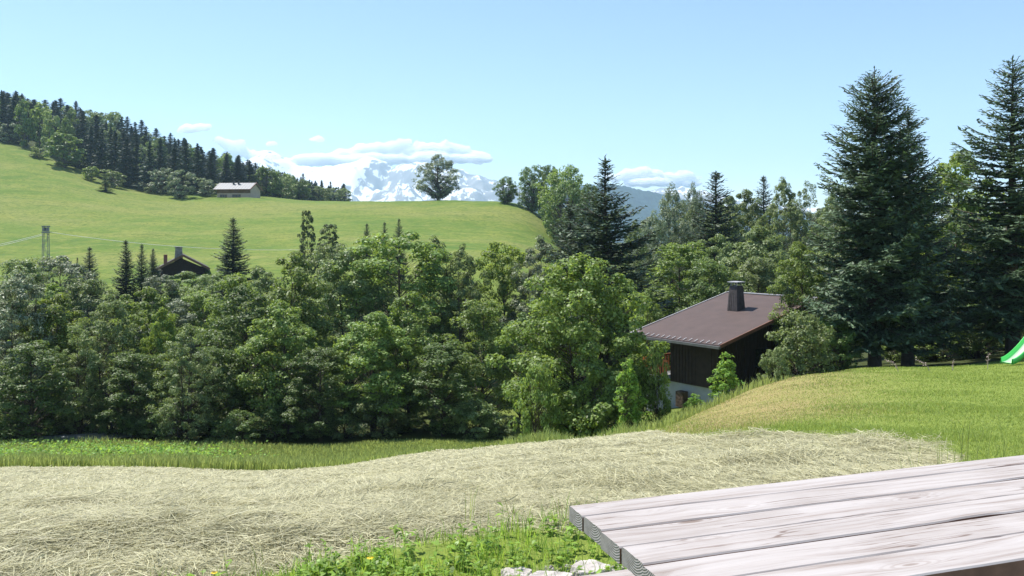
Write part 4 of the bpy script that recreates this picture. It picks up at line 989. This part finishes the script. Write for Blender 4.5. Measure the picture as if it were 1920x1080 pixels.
# ------------------------------------------------------------------ border stones
def stone(px, py, wpx, hpx, seed, label):
    d = 1.47 * F / (py - HY + hpx * .35); rng = np.random.default_rng(seed)
    import bmesh
    bm = bmesh.new(); bmesh.ops.create_icosphere(bm, subdivisions=4, radius=1.0)
    sx = wpx / F * d / 2; sz = max(.07, sx * .42); sy = sx * rng.uniform(.6, .8)
    off = rng.uniform(0, 20, 3)
    for v in bm.verts:
        c = v.co.copy(); n = float(vn([c.x * 1.3 + off[0]], [c.y * 1.3 + c.z * 1.1 + off[1]], seed)[0]); n2 = float(vn([c.x * 4 + off[2]], [c.y * 4 + c.z * 3.3], seed)[0]); n3 = float(vn([c.x * 11], [c.y * 11 + c.z * 9], seed)[0])
        r = .8 + .35 * n + .12 * n2 + .05 * n3; z = c.z * r; z = min(z, .40 + .12 * n2)
        v.co = (c.x * r * sx, c.y * r * sy, z * sz)
    me = bpy.data.meshes.new('border_stone'); bm.to_mesh(me); bm.free(); me.materials.append(M['pale_stone'])
    x = (px - CX) / F * d; o = obj('border_stone', me, loc=(x, d, H1(x, d) + sz * .15)); o.rotation_euler = (0, 0, rng.uniform(-.3, .3)); tag(o, label, 'stone', 'stones edging the terrace')
M['pale_stone'] = simple('pale_limestone', (.44, .40, .37), .9, .3, 14, .2, .7)
stone(968, 1048, 62, 22, 1, 'pale rough border stone in the weeds, left of the widest one')
stone(1032, 1053, 82, 26, 2, 'widest pale border stone half covered by weeds')
stone(958, 1066, 34, 16, 3, 'small pale stone below the pair of border stones')
stone(1108, 1036, 74, 26, 4, 'border stone beside the corner of the picnic table')
stone(652, 1077, 66, 16, 5, 'flat stone at the bottom edge, left one of two')
stone(722, 1074, 84, 20, 6, 'flat pale stone at the bottom edge, right one of two')

# ------------------------------------------------------------------ grass, hay and weeds
def sample(n, d0, d1, p0, p1, rng, pw=1.0):
    """points by bearing and distance, denser near by"""
    d = np.exp(rng.uniform(math.log(d0), math.log(d1), n)) if pw == 1 else d0 + (d1 - d0) * rng.uniform(0, 1, n)
    px = rng.uniform(p0, p1, n); return (px - CX) / F * d, d
def blades(x, y, h, w, lean, rng, m, name, z=None, curve=.3):
    n = len(x); z = H(x, y) if z is None else z; a = rng.uniform(0, 6.28, n); la = rng.uniform(0, 6.28, n)
    B = np.c_[x, y, z - .01]; s = np.c_[np.cos(a), np.sin(a), np.zeros(n)] * (w / 2)[:, None]; l = np.c_[np.cos(la), np.sin(la), np.zeros(n)] * (lean * h)[:, None]
    Mid = B + l * .35 + np.c_[np.zeros(n), np.zeros(n), h * .6]; T = B + l + np.c_[np.zeros(n), np.zeros(n), h * (1 - curve * lean)]
    V = np.stack([B - s, B + s, Mid + s * .7, T, Mid - s * .7], 1).reshape(-1, 3); i = np.arange(n)[:, None] * 5
    F4 = np.concatenate([i + np.array([[0, 1, 2, 4]])], 0); F3 = i + np.array([[4, 2, 3, 3]])
    me = bpy.data.meshes.new(name); V = V.astype(np.float32)
    me.vertices.add(len(V)); me.vertices.foreach_set("co", V.ravel())
    li = np.concatenate([(i + np.array([[0, 1, 2, 4, 4, 2, 3]])).ravel()]).astype(np.int32); me.loops.add(len(li)); me.loops.foreach_set("vertex_index", li)
    ls_ = (np.arange(n)[:, None] * 7 + np.array([[0, 4]])).ravel().astype(np.int32); me.polygons.add(2 * n); me.polygons.foreach_set("loop_start", ls_)
    me.materials.append(m); me.update(calc_edges=True); return obj(name, me)
rng = np.random.default_rng(101)
# hay: loose straw lying in tangled swaths
x, y = sample(350000, 2.9, 28, -60, 1960, rng); k = (HAYM(x, y) > rng.uniform(.1, .9, len(x))) & (fbm(x * .55, y * .8, 61) < rng.uniform(.45, .85, len(x))); x, y = x[k], y[k]
cl = fbm(x * 1.3, y * 1.3, 40); tuft = smooth(.50, .66, cl)
n = len(x); z = H(x, y) + rng.uniform(0, .015, n) + tuft * rng.uniform(0, .05, n) * (1 - .5 * smooth(9, 16, y))
ang = fbm(x * .9, y * .9, 55) * 9 + rng.normal(size=n) * .8; til = rng.normal(size=n) * (.09 + .14 * tuft) * (1 - .5 * smooth(8, 18, y))
L = rng.uniform(.06, .26, n) * (1 + .5 * smooth(10, 25, y)); wd = np.maximum(.0028, y * .00055) * rng.uniform(.7, 1.5, n)
D = np.c_[np.cos(ang) * np.cos(til), np.sin(ang) * np.cos(til), np.sin(til)]; S = unit(np.cross(D, np.c_[rng.normal(size=n) * .5, rng.normal(size=n) * .5, np.ones(n)])) * (wd / 2)[:, None]
Cn = np.c_[x, y, z]; a = D * (L / 2)[:, None]; bend = np.c_[rng.normal(size=n), rng.normal(size=n), np.abs(rng.normal(size=n)) * .3] * (L * .06)[:, None]
V = np.stack([Cn - a - S, Cn - a + S, Cn + bend + S, Cn + bend - S, Cn + a + S * .6, Cn + a - S * .6], 1).reshape(-1, 3); i = np.arange(n)[:, None] * 6
me = mesh_np('hay', V, np.concatenate([i + np.array([[0, 1, 2, 3]]), i + np.array([[3, 2, 4, 5]])]), M['hay'])
tag(obj('hay', me), 'loose cut hay lying in tangled swaths over the mown field', 'hay', kind='stuff')
# lawn
x, y = sample(210000, 4.6, 34, 1195, 1990, rng); px = CX + F * x / y; edge = np.interp(px, [1195, 1400, 1490, 1600, 1990], [22, 27, 32, 36, 38])
k = (HAYM(x, y) < rng.uniform(0, .7, len(x))) & (y < edge) & (vn(x * 1.5, y * 1.5, 77) > rng.uniform(-.5, .5, len(x))); x, y = x[k], y[k]; px = px[k]
dry = np.exp(-((px - 1400) / 200) ** 2) * smooth(9.8, 12.5, y); isd = rng.uniform(0, 1, len(x)) < dry * .8
h = rng.uniform(.02, .055, len(x)) * (1 + .6 * (vn(x * .7, y * .7, 5) > .62)); w = np.maximum(.004, y * .0006)
tag(blades(x[~isd], y[~isd], h[~isd], w[~isd], rng.uniform(.2, 1.0, (~isd).sum()), rng, M['grass'], 'lawn_grass'), 'short green grass of the garden lawn', 'grass', kind='stuff')
tag(blades(x[isd], y[isd], h[isd] * .8, w[isd], rng.uniform(.4, 1.3, isd.sum()), rng, M['drygrass'], 'dry_grass'), 'straw coloured dry grass on the mound of the lawn', 'grass', kind='stuff')
# tall uncut grass along the tree belt and on the bank by the chalet
x, y = sample(60000, 27.3, 40, -80, 1010, rng, 2); px = CX + F * x / y
k = (HAYM(x, y) < .3) & (y > np.interp(px, HAY_EDGE[:, 0], HAY_EDGE[:, 1])); x, y = x[k], y[k]; px = px[k]
hh = np.interp(px, [0, 450, 600, 800], [.48, .45, .30, .18]) * rng.uniform(.55, 1.15, len(x)) * (.75 + .5 * vn(x * .6, y * .6, 3))
x2, y2 = sample(16000, 21, 37, 1120, 1480, rng, 2); px2 = CX + F * x2 / y2
k = (y2 > np.interp(px2, [1120, 1215, 1300, 1400, 1480], [22, 20.8, 22.3, 24.3, 26.5])); x2, y2, px2 = x2[k], y2[k], px2[k]
h2 = rng.uniform(.08, .42, len(x2)) * (.5 + vn(x2 * 1.3, y2 * 1.3, 9))
x3, y3 = sample(5000, 20.5, 26, 935, 1230, rng, 2); px3 = CX + F * x3 / y3; k = y3 > np.interp(px3, HAY_EDGE[:, 0], HAY_EDGE[:, 1]) + .2; x3, y3 = x3[k], y3[k]; h3 = rng.uniform(.1, .5, len(x3)) * vn(x3 * 1.1, y3 * .3, 4) * 1.4
X = np.r_[x, x2, x3]; Y = np.r_[y, y2, y3]; Hh = np.r_[hh, h2, h3]
tag(blades(X, Y, Hh, Y * .0011, rng.uniform(.1, .5, len(X)), rng, M['tallgrass'], 'tall_grass'), 'tall uncut grass along the tree belt and the bank by the chalet', 'grass', kind='stuff')
# flowering herbs topping the uncut strip
x, y = sample(9000, 29.5, 38, -80, 560, rng, 2); k = (rng.uniform(0, 1, 9000) > smooth(250, 540, CX + F * x / y)) & (vn(x * .5, y * .9, 8) > rng.uniform(.1, .7, 9000)); x, y = x[k], y[k]; n = len(x); C = np.c_[x, y, H(x, y) + rng.uniform(.2, .6, n)]
V, Fq = leaves_np(C, unit(rng.normal(size=(n, 3)) * .5 + np.array([0, 0, 1])), rng.uniform(.07, .16, n), rng.uniform(.05, .1, n), rng)
tag(obj('herbs', mesh_np('herbs', V, Fq, M['bright'])), 'yellow-green leafy herbs topping the uncut grass strip', 'herbs', kind='stuff')
# weeds and grass at the terrace edge
V_, F_, o = [], [], 0
px0 = rng.choice(np.r_[rng.uniform(560, 1190, 700), rng.uniform(90, 560, 120)], 260, replace=False)
for p in px0:
    far = np.interp(p, [100, 450, 650, 1000, 1190], [3.55, 3.62, 3.9, 4.4, 4.45]); d = rng.uniform(3.45, far); xx = (p - CX) / F * d
    if 3.6 < d < 4.02 and p > 930 and rng.uniform() < .35: continue
    zz = H1(xx, d); hgt = rng.uniform(.025, .12) * (1.0 if rng.uniform() < .85 else 1.6); nl = rng.integers(6, 15)
    lean = rng.normal(size=2) * .25
    f = rng.uniform(.1, 1, nl); Cb = np.c_[xx + lean[0] * hgt * f, d + lean[1] * hgt * f, zz + hgt * f]
    an = rng.uniform(0, 6.28, nl); el = rng.uniform(-.1, .8, nl); L = rng.uniform(.02, .05, nl); Dv = np.c_[np.cos(an) * np.cos(el), np.sin(an) * np.cos(el), np.sin(el)]
    S = np.cross(Dv, np.array([0, 0, 1.])); S = unit(S) * (L * .26)[:, None]; mid = Cb + Dv * (L * .5)[:, None]; tip = Cb + Dv * L[:, None] - np.array([0, 0, .25]) * L[:, None]
    v = np.stack([Cb, mid + S, tip, mid - S], 1).reshape(-1, 3); V_.append(v); F_.append(np.arange(4 * nl).reshape(nl, 4) + o); o += 4 * nl
    st = np.array([[xx - .002, d, zz - .02], [xx + .002, d, zz - .02], [xx + lean[0] * hgt + .001, d + lean[1] * hgt, zz + hgt], [xx + lean[0] * hgt - .001, d + lean[1] * hgt, zz + hgt]]); V_.append(st); F_.append(np.arange(4)[None] + o); o += 4
tag(obj('weeds', mesh_np('weeds', np.concatenate(V_), np.concatenate(F_), M['weed'])), 'fresh green broadleaf weeds along the edge of the terrace', 'weeds', kind='stuff')
p = np.r_[rng.uniform(480, 1200, 3000), rng.uniform(100, 480, 700)]; far = np.interp(p, [100, 450, 650, 1000, 1200], [3.5, 3.6, 3.95, 4.5, 4.6]); d = 3.42 + (far - 3.42) * rng.uniform(0, 1, len(p)) ** .8; x = (p - CX) / F * d
k = vn(x * 5, d * 5, 21) > .33; x, d = x[k], d[k]
tag(blades(x, d, rng.uniform(.03, .15, len(x)) * (.6 + .9 * vn(x * 3, d * 3, 6)), np.full(len(x), .0042), rng.uniform(.1, .8, len(x)), rng, M['weed'], 'edge_grass'), 'fresh green grass tufts along the edge of the terrace', 'grass', kind='stuff')
# slim seed stems standing by the far side of the picnic table and in the weeds
p = np.r_[rng.uniform(1690, 1890, 46), rng.uniform(850, 1180, 30), rng.uniform(430, 640, 10)]; d = np.r_[rng.uniform(5.2, 7.4, 46), rng.uniform(4.1, 4.6, 30), rng.uniform(3.6, 3.9, 10)]; x = (p - CX) / F * d
tag(blades(x, d, np.r_[rng.uniform(.2, .60, 46), rng.uniform(.10, .26, 40)], np.full(len(x), .0045), rng.uniform(.05, .45, len(x)), rng, M['tallgrass'], 'seed_stems'), 'slim grass seed stems standing up behind the picnic table', 'grass', kind='stuff')
# dandelions
for px, py, l in ((401, 1077, 'small yellow dandelion at the bottom edge left of centre'), (693, 1047, 'small yellow dandelion among the weeds near the flat stones')):
    d = 3.72; X0 = W(px, py, d); zg = H1(X0[0], d); root = thing('dandelion', l, 'flower', (X0[0], d, zg)); hz = max(.03, X0[2] - zg)
    b_ = MB(); b_.tube([(0, 0, -.01), (.003, 0, hz)], [.0022, .0018], 5); obj('stem', b_.mesh('stem', M['weed']), root)
    n = 26; a = np.arange(n) * 2.4; Cc = np.c_[np.cos(a), np.sin(a), np.full(n, .25)] * (.004 + .009 * np.sqrt(np.arange(n) / n))[:, None] + np.array([.003, 0, hz])
    V, Fq = leaves_np(Cc, unit(np.c_[np.cos(a) * .4, np.sin(a) * .4, np.ones(n)]), np.full(n, .012), np.full(n, .005), rng); obj('petals', mesh_np('petals', V, Fq, M['yellow']), root)
# gravel of the terrace
n = 5200; x = rng.uniform(.15, 1.3, n); y = rng.uniform(3.0, 4.0, n); k = (y < 3.86 + .12 * vn(x * 6, x * 0, 3)); x, y = x[k], y[k]; n = len(x); s = rng.uniform(.004, .012, n); z = H(x, y)
oc = np.array([(1, 0, 0), (0, 1, 0), (-1, 0, 0), (0, -1, 0), (0, 0, .7), (0, 0, -.7)]) ; V = (np.c_[x, y, z][:, None] + oc[None] * s[:, None, None] * rng.uniform(.7, 1.3, (n, 6, 1))).reshape(-1, 3)
i = np.arange(n)[:, None] * 6; Ft = np.concatenate([i + np.array([t]) for t in ((0, 1, 4), (1, 2, 4), (2, 3, 4), (3, 0, 4), (1, 0, 5), (2, 1, 5), (3, 2, 5), (0, 3, 5))])
M['gravel'] = leafmat('gravel', (.33, .31, .30), (.1, .1, .1), 0, .2, .9, .5)
tag(obj('gravel', mesh_np('gravel', V, Ft, M['gravel'])), 'small grey gravel beside the picnic bench', 'gravel', kind='stuff')
# dock stalks drooping over the lawn edge
for px, py, ln, l in ((1684, 694, .55, 'dry drooping weed stalk in the spruce shade, leftmost of four'), (1742, 692, .5, 'dry drooping weed stalk in the spruce shade, second of four'), (1786, 690, .35, 'dry upright weed stalk in the spruce shade, third of four'), (1852, 690, .5, 'dry upright weed stalk near the slide')):
    d = 27.; x = (px - CX) / F * d; zg = H1(x, d); root = thing('weed_stalk', l, 'weed', (x, d, zg)); s = np.linspace(0, 1, 7); dx = -.45 if 'drooping' in l else .03
    P = np.c_[dx * s ** 2, s * 0, ln * s * (1 - .25 * s * (abs(dx) > .1))]; b_ = MB(); b_.tube(P, .012 - .006 * s, 4); obj('stem', b_.mesh('stem', M['stalk']), root)
    n = 26; f = rng.uniform(.3, 1, n); C = np.c_[np.interp(f, s, P[:, 0]), np.zeros(n), np.interp(f, s, P[:, 2])] + rng.normal(size=(n, 3)) * .03
    V, Fq = leaves_np(C, unit(rng.normal(size=(n, 3))), np.full(n, .06), np.full(n, .03), rng); tag(obj('seed_head', mesh_np('seed_head', V, Fq, M['stalk']), root), kind='stuff')
# glimpse of the stream
m, nt, b = mat('stream_water'); b.inputs["Base Color"].default_value = (.30, .33, .33, 1); b.inputs["Roughness"].default_value = .18
n_ = noise(nt, 7, 5, .7, N(nt, "ShaderNodeNewGeometry").outputs["Position"]); bump(nt, n_.outputs[0], b, .9, .05)
xs = np.linspace(-24.2, -18, 40); yc = 40.9 + (xs + 24.2) * .55 + np.sin(xs * .9) * .3; V = np.r_[np.c_[xs, yc - .8, H(xs, yc, False) + .14], np.c_[xs, yc + .9, H(xs, yc, False) + .16]]
tag(obj('stream', mesh_np('stream', V, [(i, i + 1, 41 + i, 40 + i) for i in range(39)], m)), kind='structure')

# ------------------------------------------------------------------ haze
m = bpy.data.materials.new('haze'); m.use_nodes = True; nt = m.node_tree; nt.nodes.remove(nt.nodes["Principled BSDF"])
pv = N(nt, "ShaderNodeVolumePrincipled"); pv.inputs["Color"].default_value = (.56, .79, 1.0, 1); pv.inputs["Density"].default_value = 1.4e-4; pv.inputs["Anisotropy"].default_value = 0.1
nt.links.new(pv.outputs[0], nt.nodes["Material Output"].inputs["Volume"])
b_ = MB(); b_.box((-7600, -2100, -90), (7600, 6460, 760)); tag(obj('haze', b_.mesh('haze', m)), 'thin blue air over the whole valley', 'haze', kind='stuff')

# ------------------------------------------------------------------ clouds beyond the mountains
mc = bpy.data.materials.new('cloud'); mc.use_nodes = True; nt = mc.node_tree; nt.nodes.remove(nt.nodes["Principled BSDF"])
pv = N(nt, "ShaderNodeVolumePrincipled"); pv.inputs["Color"].default_value = (1, 1, 1, 1); pv.inputs["Density"].default_value = .06; pv.inputs["Anisotropy"].default_value = .35
nt.links.new(pv.outputs[0], nt.nodes["Material Output"].inputs["Volume"])
tex = bpy.data.textures.new('cloud_noise', 'CLOUDS'); tex.noise_scale = 80; tex.noise_depth = 5
def cloud(puffs, label, vox=16, disp=75):
    d = 7200.; import bmesh; bm = bmesh.new(); rr = random.Random(len(label))
    cx = sum(p[0] for p in puffs) / len(puffs); cy = sum(p[1] for p in puffs) / len(puffs)
    c0 = Vector(W(cx, cy, d))
    for (px, py, rx, rz) in puffs:
        for j in range(4):
            t = bmesh.ops.create_icosphere(bm, subdivisions=3, radius=1); q = Vector(W(px + rr.uniform(-.5, .5) * rx, py + rr.uniform(-.35, .35) * rz, d)) - c0
            s = rr.uniform(.55, .9); ax, az = rx / F * d * s, rz / F * d * s
            for v in t['verts']: v.co = Vector((v.co.x * ax, v.co.y * max(ax, az) * .7, v.co.z * az)) + q
    for (px, py, rx, rz) in puffs:
        for j in range(9):
            a = rr.uniform(-.3, 3.44); t = bmesh.ops.create_icosphere(bm, subdivisions=2, radius=1); q = Vector(W(px + math.cos(a) * rx * .75, py - math.sin(a) * rz * .75, d)) - c0; s = rr.uniform(.25, .5) * rz / F * d
            for v in t['verts']: v.co = v.co * s + q + Vector((0, 0, 0))
    me = bpy.data.meshes.new('cloud'); bm.to_mesh(me); bm.free(); me.materials.append(mc); o = obj('cloud', me, loc=c0)
    r_ = o.modifiers.new('r', 'REMESH'); r_.mode = 'VOXEL'; r_.voxel_size = vox
    dm = o.modifiers.new('d', 'DISPLACE'); dm.texture = tex; dm.strength = disp; dm.mid_level = .5; dm.texture_coords = 'GLOBAL'
    tag(o, label, 'cloud', 'clouds over the mountains')
cloud([(365, 241, 24, 9), (350, 246, 14, 7), (380, 238, 14, 8)], 'small white cloud above the forested slope', 14, 60)
cloud([(408, 262, 12, 7), (425, 270, 14, 9), (447, 270, 12, 10), (460, 284, 18, 11), (485, 295, 26, 10), (512, 272, 12, 6), (500, 290, 20, 9), (440, 288, 24, 9)], 'white cloud over the left snowy peak', 13, 55)
cloud([(545, 303, 26, 8), (580, 300, 30, 10), (615, 297, 30, 13), (650, 293, 28, 15), (680, 288, 26, 17), (705, 286, 24, 17), (735, 282, 22, 18), (757, 274, 14, 14), (780, 284, 26, 18), (810, 286, 26, 16), (838, 281, 22, 16), (862, 285, 22, 15), (888, 292, 22, 12), (908, 297, 16, 8), (800, 298, 70, 14), (700, 300, 80, 15), (610, 303, 70, 12), (860, 297, 50, 10)], 'long white cloud bank over the snowy mountains', 13, 60)
cloud([(593, 261, 14, 6)], 'tiny white cloud above the cloud bank', 12, 40)
cloud([(1152, 334, 16, 8), (1175, 328, 18, 10), (1202, 325, 20, 11), (1228, 328, 18, 11), (1255, 333, 20, 10), (1285, 328, 18, 8), (1306, 333, 12, 6), (1230, 342, 60, 9), (1290, 345, 30, 8)], 'white cloud behind the blue wooded hills', 13, 55)
